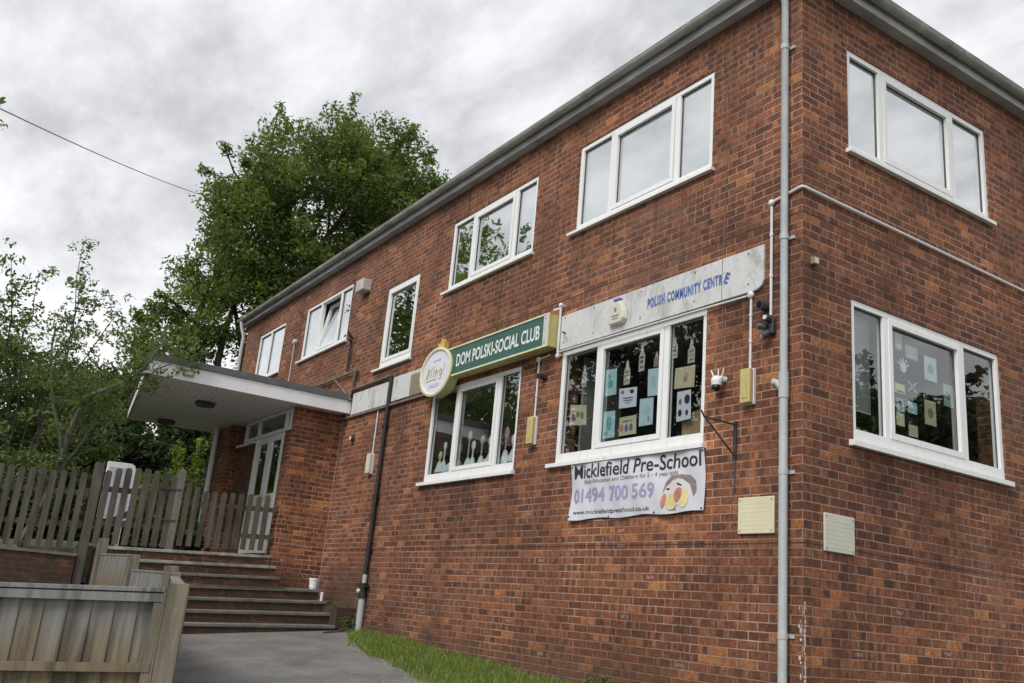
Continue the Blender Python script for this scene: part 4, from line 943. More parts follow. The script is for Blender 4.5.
# dark bullet camera, camera cluster
def bullet(mb, p, d, L_, r): p = Vector(p); d = Vector(d).normalized(); mb.tube([p, p + d * L_], r, 14); return p + d * L_, d
root = empty('security_camera', (-.44, 0, 4.4), 'dark round camera just under the white board end', 'camera')
mb = MB(); mb.tube([(-.40, -.001, 4.445), (-.40, -.03, 4.445)], .050, 16); mb.build('base', M_['dark_plastic'], root)
mb = MB(); mb.tube([(-.40, -.03, 4.445), (-.405, -.095, 4.44)], [.047, .045], 16); mb.build('housing', M_['dark_plastic'], root, smooth=False)
mb = MB(); mb.tube([(-.405, -.096, 4.44), (-.4053, -.099, 4.44)], .030, 14); mb.build('lens', M_['lens'], root)
root = empty('security_camera', (-.36, 0, 4.2), 'cluster of three small dark spot cameras beside the corner downpipe', 'camera')
mb = MB(); mb.box((-.385, -.05, 4.16), (-.285, -.001, 4.30)); mb.build('base', M_['dark_plastic'], root, bevel=.01)
for a, d, r in (((-.36, -.05, 4.23), (-.7, -.7, .1), .036), ((-.325, -.05, 4.285), (.15, -1, .1), .034), ((-.34, -.05, 4.17), (-.35, -.7, -.5), .038)):
    mb = MB(); e_, d_ = bullet(mb, a, d, .075, r * .85); hd = mb.build('spot_head', M_['dark_plastic'], root)
    mb = MB(); mb.tube([e_ + d_ * .001, e_ + d_ * .003], r * .6, 12); mb.build('lens', M_['silver'], hd)
root = empty('security_camera', (-3.8, 0, 4.3), 'small black camera between the two lower windows', 'camera')
mb = MB(); mb.box((-3.86, -.03, 4.315), (-3.76, -.001, 4.385)); mb.build('base', M_['dark_plastic'], root, bevel=.006)
mb = MB(); mb.tube([(-3.81, -.03, 4.35), (-3.80, -.11, 4.33)], .035, 12); mb.build('housing', M_['dark_metal'], root)
root = empty('security_camera', (-.92, 0, 3.75), 'white domed camera with three short aerials', 'camera')
mb = MB(); mb.tube([(-.88, -.001, 3.84), (-.90, -.06, 3.84)], .028, 12); mb.ellipsoid((-.91, -.09, 3.815), (.052, .052, .050), 16, 10); mb.tube([(-.91, -.09, 3.81), (-.91, -.09, 3.772)], [.052, .046], 16); mb.build('housing', M_['white_gloss'], root, smooth=True)
mb = MB(); mb.ellipsoid((-.912, -.094, 3.752), (.040, .040, .037), 14, 8); mb.build('lens_ball', M_['lens'], root, smooth=True)
for x, lx in ((-.955, -.045), (-.91, 0), (-.87, .03)):
    mb = MB(); mb.tube([(x, -.07, 3.84), (x + lx, -.07, 3.93)], .006, 6); mb.build('aerial', M_['white_gloss'], root)
# alarm bell box
root = empty('alarm_box', (-2.47, 0, 4.66), 'off white alarm box with a blue top on the flaking board', 'alarm')
poly = [(-2.60, 4.66), (-2.40, 4.66), (-2.35, 4.71), (-2.36, 4.80), (-2.43, 4.93), (-2.55, 4.93), (-2.62, 4.80), (-2.635, 4.71)]
poly = [(-2.45 + (x + 2.49) * 1.05, 4.83 + (z - 4.795) * 1.05) for x, z in poly]
mb = MB(); mb.prism(poly, lambda x, z: (x, -.029, z), lambda x, z: (-2.45 + (x + 2.45) * .86, -.085, 4.82 + (z - 4.82) * .86)); mb.build('case', M_['cream'] if False else plain('alarm_case', (0.60, 0.58, 0.50), 0.5, 0.08), root, bevel=.01)
mb = MB(); mb.box((-2.50, -.080, 4.962), (-2.40, -.030, 4.992)); mb.build('blue_top', M_['blue'], root, bevel=.004)
mb = MB(); mb.prism(ell(-2.45, 4.86, .018, .026, 10), lambda x, z: (x, -.0865, z), lambda x, z: (x, -.088, z)); mb.box((-2.51, -.088, 4.785), (-2.39, -.0865, 4.798)); mb.box((-2.50, -.088, 4.755), (-2.40, -.0865, 4.765)); mb.build('marks', M_['ink_brown'], root)
mb = MB(); mb.tube([(-3.45, -.03, 4.82), (-3.40, -.09, 4.80), (-3.33, -.10, 4.77)], .010, 8); tag(mb.build('wire_stub', M_['dark_metal']), 'short dark wire stub poking from the flaking board near the green sign', 'wire')
# small sensors
mb = MB(); mb.box((.001, .095, 4.765), (.045, .165, 4.835)); wall_thing('sensor', [(0, .13, 4.77), ('box', mb, M_['tan_patch'], .006), ('face', MB().box((.0455, .105, 4.775), (.048, .155, 4.825)), pl)], 'small tan sensor box high on the side wall by the corner', 'sensor')
mb = MB(); mb.tube([(-9.27, -.001, 4.17), (-9.27, -.07, 4.17)], .05, 12); wall_thing('sensor', [(-9.27, 0, 4.13), ('housing', mb, M_['dark_plastic']), ('cap', MB().ellipsoid((-9.25, -.075, 4.16), (.028, .02, .04)), pl)], 'small dark sensor on the wall just right of the porch', 'sensor')
# projecting vent hood
mb = MB(); mb.box((-9.72, -.17, 6.82), (-9.40, -.001, 7.03)); lo = MB(); lo.box((-9.69, -.174, 6.86), (-9.55, -.1705, 6.98)); lo.box((-9.70, -.15, 6.81), (-9.42, -.03, 6.819))
vb = plain('pinkish_white_plastic', (0.52, 0.49, 0.47), 0.5, 0.06)
wall_thing('vent_hood', [(-9.65, 0, 6.8), ('hood', mb, vb, .012), ('outlet', lo, M_['pipe_grey'])], 'boxy off white vent hood beside the tilted open window', 'vent hood')
# hanging-sign bracket
mb = MB(); mb.tube([(-.745, -.012, 3.44), (-.745, -.012, 2.82)], .012, 8); mb.tube([(-.745, -.012, 3.40), (-1.0, -.09, 3.41)], .010, 8)
mb = MB(); mb.box((-.755, -.022, 3.10), (-.725, -.001, 3.43)); mb.box((-.748, -.40, 3.39), (-.732, -.02, 3.405)); mb.tube([(-.74, -.38, 3.388), (-.74, -.025, 3.12)], .008, 8); mb.tube([(-.74, -.012, 3.1), (-.74, -.012, 2.80)], .005, 6)
mb.tube([(-.74, -.40, 3.40), (-.74, -.42, 3.43), (-.74, -.44, 3.45)], .008, 8)
tag(mb.build('basket_bracket', M_['dark_metal']), 'black iron hanging bracket on the wall right of the banner', 'bracket')

# ---------------------------------------------------------------- posters and figures in the windows
def sheet_quad(root_name, pts, d, m, label, cat, marks=(), w=1, group=None):
    f = PP(w); c0 = f(sum(p[0] for p in pts) / 4, d, min(p[1] for p in pts)); root = empty(root_name, c0, label, cat, group)
    mb = MB(); mb.hexa([f(u, d, z) for u, z in pts] + [f(u, d - .002, z) for u, z in pts]); mb.build('paper', m, root)
    ux, uz = pts[0]; bx, bz_ = pts[1]; cxx, cz2 = pts[3]
    def L2(s, t): return (ux + (bx - ux) * s + (cxx - ux) * t, uz + (bz_ - uz) * s + (cz2 - uz) * t)
    for s, t, rs, rt_, mm in marks:
        q = MB(); pp = [L2(s + rs * math.cos(a), t + rt_ * math.sin(a)) for a in [2 * math.pi * k / 12 for k in range(12)]] if rs > 0 else [L2(s, t), L2(s - rs, t), L2(s - rs, t + rt_), L2(s, t + rt_)]
        q.add([f(u, d + .002, z) for u, z in pp], [tuple(range(len(pp)))]); q.build('mark', mm, root)
    return root
dpp = -0.062
g_ = plain('green_print', (0.14, 0.22, 0.10), .8); pu = plain('purple_print', (0.16, 0.10, 0.20), .8); bl = plain('blue_print', (0.10, 0.14, 0.28), .8); te = plain('teal_print', (0.14, 0.36, 0.37), .8)
grp = 'papers stuck inside the poster window'
sheet_quad('poster', [(-3.35, 3.95), (-3.05, 3.91), (-3.03, 3.68), (-3.34, 3.71)], dpp, M_['paper_beige'], 'beige drawing with green and purple dabs in the left pane', 'poster', [(.25, .6, .12, .17, pu), (.5, .45, .10, .15, g_), (.75, .5, .10, .17, g_)], group=grp)
sheet_quad('poster', [(-2.76, 4.26), (-2.55, 4.25), (-2.54, 3.96), (-2.75, 3.96)], dpp, M_['paper_teal'], 'upper teal drawing at the left of the middle pane', 'poster', [(.5, .55, .26, .16, te), (.4, .25, .12, .1, te)], group=grp)
sheet_quad('poster', [(-2.75, 3.79), (-2.54, 3.78), (-2.53, 3.49), (-2.74, 3.49)], dpp, M_['paper_teal'], 'lower teal drawing at the left of the middle pane', 'poster', [(.55, .45, .22, .25, te), (.3, .8, .15, .08, te)], group=grp)
sheet_quad('poster', [(-2.49, 4.01), (-2.20, 3.99), (-2.20, 3.78), (-2.48, 3.79)], dpp, M_['paper_white'], 'lilac white notice with small pictures and blue lines', 'notice', [(-.1, .12, -.1, .0, bl)] and [(.2, .2, .09, .09, g_), (.72, .2, .12, .10, M_['ink_black']), (.5, .5, .32, .035, bl), (.5, .62, .30, .03, bl), (.5, .74, .2, .02, bl)], group=grp)
sheet_quad('poster', [(-2.46, 3.69), (-2.19, 3.69), (-2.18, 3.49), (-2.46, 3.49)], dpp, M_['paper_beige'], 'beige drawing with red and blue blobs under the notice', 'poster', [(.15, .6, .10, .2, M_['ink_red']), (.45, .62, .10, .2, bl), (.72, .62, .10, .2, pu), (.5, .25, .3, .05, g_)], group=grp)
sheet_quad('poster', [(-2.04, 4.15), (-1.86, 4.14), (-1.85, 3.85), (-2.03, 3.86)], dpp, M_['paper_blue'], 'pale blue sheet high by the right bar of the middle pane', 'poster', [(.5, .5, .2, .25, M_['paper_teal'])], group=grp)
sheet_quad('poster', [(-2.15, 3.85), (-1.94, 3.84), (-1.94, 3.56), (-2.15, 3.56)], dpp - .004, M_['paper_blue'], 'pale blue green sheet below, overlapping its neighbour', 'poster', [(.5, .4, .25, .2, M_['paper_teal']), (.7, .75, .08, .1, te)], group=grp)
sheet_quad('poster', [(-1.63, 4.09), (-1.35, 4.08), (-1.36, 3.86), (-1.64, 3.88)], dpp, M_['paper_beige'], 'beige sheet with a small red handprint in the right pane', 'poster', [(.55, .6, .10, .16, M_['ink_red']), (.55, .36, .03, .10, M_['ink_red']), (.66, .42, .03, .1, M_['ink_red'])], group=grp)
sheet_quad('poster', [(-1.59, 3.84), (-1.40, 3.84), (-1.39, 3.55), (-1.59, 3.54)], dpp, M_['paper_white'], 'white notice with dark photographs in the right pane', 'notice', [(.75, .3, .2, .16, M_['ink_black']), (.25, .35, .1, .1, bl), (.25, .72, .14, .12, M_['ink_black']), (.75, .74, .10, .10, M_['ink_black'])], group=grp)
mb = MB(); mb.box((-1.57, .12, 3.385), (-1.27, .34, 3.585)); fl = MB(); fl.hexa([(-1.57, .119, 3.585), (-1.27, .119, 3.585), (-1.27, .10, 3.65), (-1.54, .10, 3.60), (-1.57, .121, 3.585), (-1.27, .121, 3.585), (-1.27, .103, 3.65), (-1.54, .103, 3.60)])
wall_thing('cardboard_box', [(-1.42, .2, 3.385), ('carton', mb, M_['card']), ('flap', fl, M_['card'])], 'brown cardboard box standing on the sill in the right pane', 'box')
gd = 'paper figures hung behind the poster window'
for (x, zt, zb_, wd, lb) in ((-3.13, 4.39, 4.13, .085, 'pale paper figure hung in the left pane'), (-2.38, 4.32, 4.04, .10, 'paper figure with a green tip between teal drawing and notice'), (-2.15, 4.45, 4.15, .09, 'tallest paper figure hung high in the middle pane'),
        (-1.92, 4.33, 4.16, .08, 'dark paper figure hung beside the right bar of the middle pane'), (-1.655, 4.43, 4.20, .085, 'paper figure at the top left of the right pane'), (-1.415, 4.35, 4.11, .095, 'grey paper figure at the top right of the right pane')):
    root = empty('paper_figure', (x, .07, zb_), lb, 'decoration', gd); h_ = zt - zb_
    pl_ = [(-.5, 0), (.5, 0), (.52, .55), (.25, .72), (.2, .9), (0, 1.0), (-.2, .9), (-.25, .72), (-.52, .55)]
    mm = M_['deco'] if 'dark' not in lb else M_['ink_brown']
    mb = MB(); mb.prism([(x + a * wd, zb_ + b * h_) for a, b in pl_], lambda u, z: (u, .066, z), lambda u, z: (u, .069, z)); mb.build('body', mm, root)
    mb = MB(); mb.add([(x - .25 * wd, .0655, zb_ + .60 * h_), (x + .25 * wd, .0655, zb_ + .60 * h_), (x + .1 * wd, .0655, zb_ + .88 * h_), (x - .1 * wd, .0655, zb_ + .88 * h_)], [(0, 1, 2, 3)]); mb.build('head', M_['ink_yellow'] if 'green' in lb else M_['paper_beige'], root)
    for t in (.12, .32, .48):
        mb = MB(); mb.box((x - .32 * wd, .0645, zb_ + t * h_), (x + .3 * wd, .0655, zb_ + (t + .06) * h_)); mb.build('mark', random.choice([M_['ink_brown'], bl, M_['ink_red'], M_['ink_black']]), root)
# spoon puppets in the other lower window
gp = 'puppets and pale cloths on the sill of the window under the sign'
def puppet(x, zh, zb_, r, m, label, dress=True, y=.16):
    root = empty('spoon_puppet', (x, y, zb_), label, 'puppet', gp)
    mb = MB(); mb.ellipsoid((x, y, zh), (r, .018, r * 1.35), 14, 10); mb.build('head', m, root, smooth=True)
    mb = MB(); mb.tube([(x, y, zh - r * 1.2), (x - .01, y, zb_)], [.014, .012], 8); mb.build('handle', m, root)
    if dress:
        mb = MB(); n = 14; vs = []; 
        for k, (rr_, zz) in enumerate(((.03, zb_ + .16), (.06, zb_ + .10), (.10, zb_))): vs += [(x + rr_ * math.cos(2 * math.pi * i / n) * (1 + .15 * math.sin(3 * i)), y + rr_ * .5 * math.sin(2 * math.pi * i / n), zz) for i in range(n)]
        mb.add(vs, [(j * n + i, j * n + (i + 1) % n, (j + 1) * n + (i + 1) % n, (j + 1) * n + i) for j in range(2) for i in range(n)]); mb.build('dress', M_['fabric_white'], root, smooth=True)
puppet(-5.72, 3.86, 3.40, .055, M_['spoon'], 'tall wooden spoon puppet, its head highest in the middle pane')
puppet(-5.38, 3.77, 3.40, .05, M_['spoon'], 'wooden spoon puppet near the right bar of the middle pane')
puppet(-4.80, 3.80, 3.42, .06, M_['spoon_pink'], 'pink headed spoon puppet in the right pane')
puppet(-5.60, 3.72, 3.40, .05, M_['fabric_white'], 'white headed puppet between the two wooden spoons')
puppet(-6.38, 3.79, 3.42, .045, M_['fabric_white'], 'small pale puppet in the left pane')
puppet(-4.62, 3.70, 3.42, .055, M_['fabric_white'], 'white puppet at the right edge of the right pane')
puppet(-6.50, 3.66, 3.42, .05, M_['ink_yellow'], 'yellow headed puppet at the left edge of the left pane')
puppet(-5.95, 3.72, 3.40, .05, M_['spoon'], 'short wooden spoon puppet at the left of the middle pane')
puppet(-5.18, 3.74, 3.40, .048, M_['fabric_white'], 'white headed puppet against the right bar of the middle pane')
puppet(-6.12, 3.68, 3.42, .045, M_['spoon'], 'low wooden spoon puppet beside the left bar of the window')
for i, (x, w2, lb) in enumerate(((-4.72, .16, 'pale cloth heap on the sill of the right pane'), (-5.70, .20, 'pale blue cloth heap at the left of the middle pane'), (-6.25, .14, 'crumpled pale cloth on the sill of the left pane'), (-5.18, .10, 'small pale cloth heap at the right of the middle pane'))):
    mb = MB(); 
    for _ in range(6): mb.ellipsoid((x + random.uniform(-w2, w2) * .7, .17 + random.uniform(-.02, .02), 3.43 + random.uniform(-.01, .04)), (random.uniform(.06, .1), .04, random.uniform(.04, .08)), 12, 8)
    o = mb.build('cloth_heap', M_['fabric_white'], smooth=True); tag(o, lb, 'cloth', gp)
MB().box((-6.60, .09, 3.36), (-4.36, .27, 3.385)).build('inner_sill', M_['upvc'], B); MB().box((-3.46, .09, 3.36), (-1.19, .27, 3.384)).build('inner_sill', M_['upvc'], B)
# side window papers
gs = 'papers stuck inside the side window'
def q4(u0, u1, z0, z1): return [(u0, z1), (u1, z1), (u1, z0), (u0, z0)]
mg = plain('grey_green_paper', (0.28, 0.36, 0.32), .8, .15)
side = [(1.37, 1.48, 4.30, 4.46, mg, 'grey green card at the top left of the pane', 'poster', [(.5, .75, .35, .12, M_['paper_teal'])]),
        (1.53, 1.72, 4.25, 4.38, mg, 'grey green card near the top of the pane', 'poster', [(.5, .8, .4, .1, M_['paper_teal'])]),
        (1.35, 1.50, 3.88, 3.97, M_['ink_yellow'], 'ochre strip under the white cutout hand', 'poster', [(.5, .8, .45, .12, M_['ink_black'])]),
        (1.37, 1.48, 3.70, 3.83, te, 'teal card with a small dark bird', 'poster', [(.5, .5, .2, .35, M_['ink_black']), (.5, .55, .1, .2, M_['paper_white'])]),
        (1.54, 1.68, 3.72, 3.83, M_['paper_teal'], 'pale teal card right of the bird card', 'poster', []),
        (1.36, 1.48, 3.57, 3.69, M_['cream'], 'cream card lowest at the left', 'poster', []), (1.54, 1.68, 3.50, 3.61, M_['paper_beige'], 'beige card low beside the cream one', 'poster', []),
        (1.82, 2.02, 4.10, 4.34, M_['paper_blue'], 'large pale blue card high in the middle', 'poster', [(.5, .5, .25, .2, te)]), (1.80, 1.98, 3.66, 3.90, M_['paper_beige'], 'large beige card low in the middle', 'poster', [(.5, .5, .25, .2, g_)]),
        (2.12, 2.28, 3.90, 4.12, mg, 'grey green card at the far right of the pane', 'poster', [(.4, .5, .2, .2, bl)])]
for u0, u1, z0, z1, mm, lb, ct, mk in side: sheet_quad('poster', q4(u0, u1, z0, z1), dpp, mm, lb + ' of the side window' if 'pane' in lb or True else lb, ct, mk, w=2, group=gs)
root = empty('paper_cutout', (-.06, 1.5, 4.1), 'white cut out handprint with spread fingers in the side window', 'decoration')
mb = MB(); mb.prism(ell(1.49, 4.135, .045, .045, 12), lambda u, z: (-.062, u, z), lambda u, z: (-.065, u, z)); mb.build('palm', M_['paper_white'], root)
for k in range(5):
    a = R(60 - 30 * k + 30 * 0) ; a = R(150 - 30 * k); mb = MB(); c_, s_ = math.cos(a), math.sin(a)
    mb.hexa([(-.0625, 1.49 + c_ * .03 - s_ * .009, 4.135 + s_ * .03 + c_ * .009), (-.0625, 1.49 + c_ * .03 + s_ * .009, 4.135 + s_ * .03 - c_ * .009), (-.0625, 1.49 + c_ * .1 + s_ * .007, 4.135 + s_ * .1 - c_ * .007), (-.0625, 1.49 + c_ * .1 - s_ * .007, 4.135 + s_ * .1 + c_ * .007)] + [(-.0655, 1.49 + c_ * .03 - s_ * .009, 4.135 + s_ * .03 + c_ * .009), (-.0655, 1.49 + c_ * .03 + s_ * .009, 4.135 + s_ * .03 - c_ * .009), (-.0655, 1.49 + c_ * .1 + s_ * .007, 4.135 + s_ * .1 - c_ * .007), (-.0655, 1.49 + c_ * .1 - s_ * .007, 4.135 + s_ * .1 + c_ * .007)]); mb.build('finger', M_['paper_white'], root)
sb3 = plain('sky_blue_paper', (0.20, 0.42, 0.62), .8)
mb = MB()
for s_ in (-1, 1): mb.hexa([(-.062, 1.54, 3.98 - s_ * .05), (-.062, 1.57, 3.98 - s_ * .05), (-.062, 1.70, 3.98 + s_ * .05), (-.062, 1.67, 3.98 + s_ * .05)] + [(-.064 - .001 * s_, 1.54, 3.98 - s_ * .05), (-.064 - .001 * s_, 1.57, 3.98 - s_ * .05), (-.064 - .001 * s_, 1.70, 3.98 + s_ * .05), (-.064 - .001 * s_, 1.67, 3.98 + s_ * .05)])
tag(mb.build('paper_cross', sb3), 'blue paper cross in the side window', 'decoration')
mb = MB()
for _ in range(7): mb.ellipsoid((-.18, random.uniform(.82, 1.05), random.uniform(3.41, 3.46)), (.03, .035, .03), 10, 7)
tag(mb.build('flower_bunch', M_['spoon_pink'], smooth=True), 'small pink bunch on the sill below the half drawn blind', 'ornament')

# ---------------------------------------------------------------- steps, landing
st = empty('front_steps', (-9.8, -1.8, 0.9), 'seven brick steps with worn concrete treads rising to the porch', 'steps')
def tz(y): return 0.05 * (y + 1.4)          # treads and landing fall slightly with the ground
def tbox(mb, xa, xb, ya, yb, z0, z1, foot=False):
    z0a, z0b = (z0, z0) if foot else (z0 + tz(ya), z0 + tz(yb))
    return mb.hexa([(xa, ya, z0a), (xb, ya, z0a), (xb, yb, z0b), (xa, yb, z0b), (xa, ya, z1 + tz(ya)), (xb, ya, z1 + tz(ya)), (xb, yb, z1 + tz(yb)), (xa, yb, z1 + tz(yb))])
for k in range(1, 8):
    xn = -9.915 + .27 * (7 - k); z = 1.165 + .164 * (k - 1); y0 = -3.50; y1 = -.30 + (.04 if k in (2, 3) else 0) if k <= 4 else PY - .004
    bk = xn - .27 - .03; mb = MB(); tt = MB()
    if k == 4: tbox(mb, bk, xn - .03, y0, PY, .5, z - .045, True); tbox(mb, -9.897, xn - .03, PY, y1, .5, z - .045, True); tbox(tt, bk, xn, y0, PY, z - .045, z); tbox(tt, -9.897, xn, PY, y1, z - .045, z)
    else: tbox(mb, bk, xn - .03, y0, y1, .5, z - .045, True); tbox(tt, bk, xn, y0, y1, z - .045, z)
    so = mb.build('step', M_['brick_worn_shaded'], st); tt.build('tread', M_['concrete'] if k < 6 else M_['concrete_pale'], so, bevel=.008)
    if k in (1,2,3): pass
kb = MB(); tbox(kb, -9.897, -8.33, -.30, -.004, .5, 1.42, True); kb.build('side_kerb', M_['brick_worn_shaded'], st)
mb = MB(); tbox(mb, -16.4, -10.215, -3.64, PY - .005, 1.5, 2.145, True); tbox(mb, -16.4, -10.25, PY - .005, -.001, 1.5, 2.145, True); tag(mb.build('landing', M_['concrete']), kind='structure')

# white pot and post stub on the steps
root = empty('plant_pot', (-9.12, -.36, 1.70), 'white pot standing on the fourth step against the wall', 'pot')
mb = MB(); n = 18; prof = [(.055, 0), (.075, .13), (.082, .14), (.082, .165), (.074, .165), (.068, .13), (.05, .02)]
vs = [(-9.18 + r_ * math.cos(2 * math.pi * k / n), -.38 + r_ * math.sin(2 * math.pi * k / n), 1.71 + z) for r_, z in prof for k in range(n)]
mb.add(vs, [(j * n + k, j * n + (k + 1) % n, (j + 1) * n + (k + 1) % n, (j + 1) * n + k) for j in range(len(prof) - 1) for k in range(n)] + [tuple(range(n))]); mb.build('pot', M_['white_gloss'], root, smooth=False)
mb = MB(); mb.tube([(-9.18, -.38, 1.735), (-9.18, -.38, 1.835)], .064, 14); mb.build('filling', M_['fabric_white'], root)
mb = MB(); mb.tube([(-8.88, -.34, 1.54), (-8.88, -.34, 1.66)], .024, 10); mb.ellipsoid((-8.88, -.34, 1.665), (.028, .028, .012)); tag(mb.build('pipe_stub', M_['cable_white'], smooth=True), 'short white pipe stub standing on the third step by the wall', 'pipe')

# ---------------------------------------------------------------- picket fence and gate along the landing edge
FX = -9.985
TL = lambda y: 0.05 * (y + .9)
def picket(mb, y, z0, z1, wd=.084, lean=0.0):
    h = wd / 2; z0 += TL(y); z1 += TL(y); pts = [(y - h, z0), (y + h, z0), (y + h + lean, z1 - .03), (y + h * .55 + lean, z1), (y - h * .55 + lean, z1), (y - h + lean, z1 - .03)]
    mb.prism(pts, lambda u, z: (FX + .022, u, z), lambda u, z: (FX + .040, u, z))
pf = empty('picket_fence', (FX, -1.5, 2.17), 'low weathered picket fence between the gate post and the porch', 'fence')
ys = np.arange(-2.34, -.92, .142)
for i, y in enumerate(ys):
    mb = MB(); picket(mb, y, 2.24, 3.11 + random.uniform(-.015, .02) + (0.12 if i == 0 else .05 if i == 1 else 0), lean=random.uniform(-.008, .008)); mb.build('picket', M_['picket'], pf)
def rail(mb, ya, yb, z, h=.075): mb.hexa([(FX - .02, ya, z + TL(ya)), (FX + .018, ya, z + TL(ya)), (FX + .018, yb, z + TL(yb)), (FX - .02, yb, z + TL(yb)), (FX - .02, ya, z + h + TL(ya)), (FX + .018, ya, z + h + TL(ya)), (FX + .018, yb, z + h + TL(yb)), (FX - .02, yb, z + h + TL(yb))])
for z in (2.42, 2.86):
    mb = MB(); rail(mb, -2.42, -.87, z); mb.build('rail', M_['picket'], pf)
gp_ = MB(); gp_.box((FX - .05, -2.53, 2.06), (FX + .05, -2.425, 3.30)); gp_.add([(FX - .05, -2.53, 3.30), (FX + .05, -2.53, 3.30), (FX + .05, -2.425, 3.30), (FX - .05, -2.425, 3.30), (FX, -2.4775, 3.34)], [(0, 1, 4), (1, 2, 4), (2, 3, 4), (3, 0, 4)])
tag(gp_.build('gate_post', wood('grey_post_wood', (0.13, 0.12, 0.10), (0.25, 0.23, 0.20), 2, 0.3)), 'square wooden post between the picket gate and the fence', 'post')
gt = empty('picket_gate', (FX, -2.9, 2.2), 'weathered picket gate with a diagonal brace left of its post', 'gate')
for i, y in enumerate(np.arange(-3.54, -2.56, .138)):
    mb = MB(); picket(mb, y, 2.20, 3.28 + .08 * math.sin((i) / 7 * math.pi) + random.uniform(-.01, .01), .090); mb.build('picket', M_['picket'], gt)
for z in (2.46, 2.96): mb = MB(); rail(mb, -3.60, -2.55, z, .08); mb.build('rail', M_['picket'], gt)
if 0: mb.hexa([(FX - .03, -3.44, 2.56), (FX - .03, -3.36, 2.56), (FX - .022, -3.36, 2.56), (FX - .022, -3.44, 2.56), (FX - .03, -2.42, 2.97), (FX - .03, -2.34, 2.97), (FX - .022, -2.34, 2.97), (FX - .022, -2.42, 2.97)])
mb = MB(); mb.hexa([(FX - .046, -3.56, 2.24), (FX - .046, -2.58, 2.85), (FX - .022, -2.58, 2.85), (FX - .022, -3.56, 2.24), (FX - .046, -3.56, 2.34), (FX - .046, -2.58, 2.96), (FX - .022, -2.58, 2.96), (FX - .022, -3.56, 2.34)]); mb.build('brace', M_['post'], gt)
mb = MB(); mb.box((FX + .0505, -2.80, 2.99), (FX + .060, -2.46, 3.012)); mb.build('hinge', M_['dark_metal'], gt); mb = MB(); mb.box((FX + .0505, -2.66, 2.52), (FX + .060, -2.46, 2.54)); mb.build('hinge', M_['dark_metal'], gt)
mb = MB(); mb.box((FX - .06, -3.74, 1.1), (FX + .06, -3.62, 3.24)); tag(mb.build('gate_post', M_['picket']), 'tall dark post at the left of the picket gate', 'post')
pf2 = empty('picket_fence', (FX, -4.6, 1.8), 'picket fence continuing left of the tall dark gate post', 'fence')
for i, y in enumerate(np.arange(-6.35, -3.80, .138)): mb = MB(); picket(mb, y, 2.12, 3.22 + random.uniform(-.02, .02)); mb.build('picket', M_['picket'], pf2)
for z in (2.42, 2.88): mb = MB(); rail(mb, -6.4, -3.76, z); mb.build('rail', M_['picket'], pf2)
rw = MB(); rw.box((FX - .12, -7.2, .3), (FX + .10, -3.76, 1.86)); rwo = rw.build('retaining_wall', M_['brick_worn_shaded']); tag(rwo, 'low brick wall under the picket fence, left of the steps', 'wall')
cp_ = MB(); cp_.box((FX - .15, -7.2, 1.86), (FX + .13, -3.76, 1.90)); cp_.build('coping', M_['concrete'], rwo)
# white rounded panel seen between the gate pickets
root = empty('white_board', (-12.0, -3.1, 2.1), 'white rimmed lilac board with a rounded corner standing behind the picket gate', 'board')
mb = MB(); mb.prism([(-3.24, 2.55), (-2.76, 2.55), (-2.76, 3.42), (-2.79, 3.49), (-2.85, 3.52), (-3.24, 3.51)], lambda y, z: (-12.0, y, z), lambda y, z: (-12.05, y, z)); mb.build('rim', M_['white_gloss'], root, bevel=.01)
mb = MB(); mb.prism([(-3.20, 2.6), (-2.83, 2.6), (-2.83, 3.38), (-2.88, 3.43), (-3.20, 3.43)], lambda y, z: (-11.998, y, z), lambda y, z: (-11.99, y, z)); mb.build('panel', M_['lilac'], root)
for y in (-3.18, -2.84): mb = MB(); mb.box((-12.05, y - .025, 2.03), (-12.0, y + .025, 2.55)); mb.build('leg', M_['white_gloss'], root)

# ---------------------------------------------------------------- timber fence in the foreground
def fence_run(name, A, Bp, zA, zB, h, label, boards=True, inward=0.0, posts=(True, True), bm_='panel', capped=True, side=1):
    """panel from A to Bp (x,y); tops zA,zB"""
    A = Vector(A); Bp = Vector(Bp); d = (Bp - A); Ln = d.length; d.normalize(); nn = Vector((d.y, -d.x)) * side
    root = empty(name, (A.x, A.y, min(zA, zB) - h), label, 'fence', 'close boarded panels of the timber fence')
    org = (A.x, A.y, zA)
    def pt(s, o, dz): q = A + d * s + nn * o; return (q.x, q.y, zA + (zB - zA) * s / Ln + dz)
    def bx(mb, s0, s1, o0, o1, z0, z1): mb.hexa([pt(s0, o0, z0), pt(s1, o0, z0), pt(s1, o1, z0), pt(s0, o1, z0), pt(s0, o0, z1), pt(s1, o0, z1), pt(s1, o1, z1), pt(s0, o1, z1)])
    mb = MB(); s = 0.01
    while s < Ln - .02:
        w2 = .105; e2 = min(s + w2 + .012, Ln - .005)
        mb.hexa([pt(s, .004, -h), pt(e2, -.006, -h), pt(e2, -.012, -h), pt(s, -.010, -h), pt(s, .004, -.02), pt(e2, -.006, -.02), pt(e2, -.012, -.02), pt(s, -.010, -.02)]); s += w2
    mb.build('boards', M_[bm_], root, origin=org)
    for z in ((-.045, -.44, -.90) if side == 1 else (-.050, -.375, -.90)):
        mb = MB(); bx(mb, .005, Ln - .005, .0055, .040, z - .022, z + .018); mb.build('rail', M_['panel' if z < -.1 else bm_], root, origin=org)
    for s0 in (.004, Ln - .045):
        mb = MB(); bx(mb, s0, s0 + .04, .006, .036, -h + .02, -.075); mb.build('stile', M_['post'], root, origin=org)
    mb = MB(); bx(mb, 0, Ln, -.02, .044, -.026, -.004); mb.build('capping', M_['panel'], root, bevel=.003, origin=org)
    return root
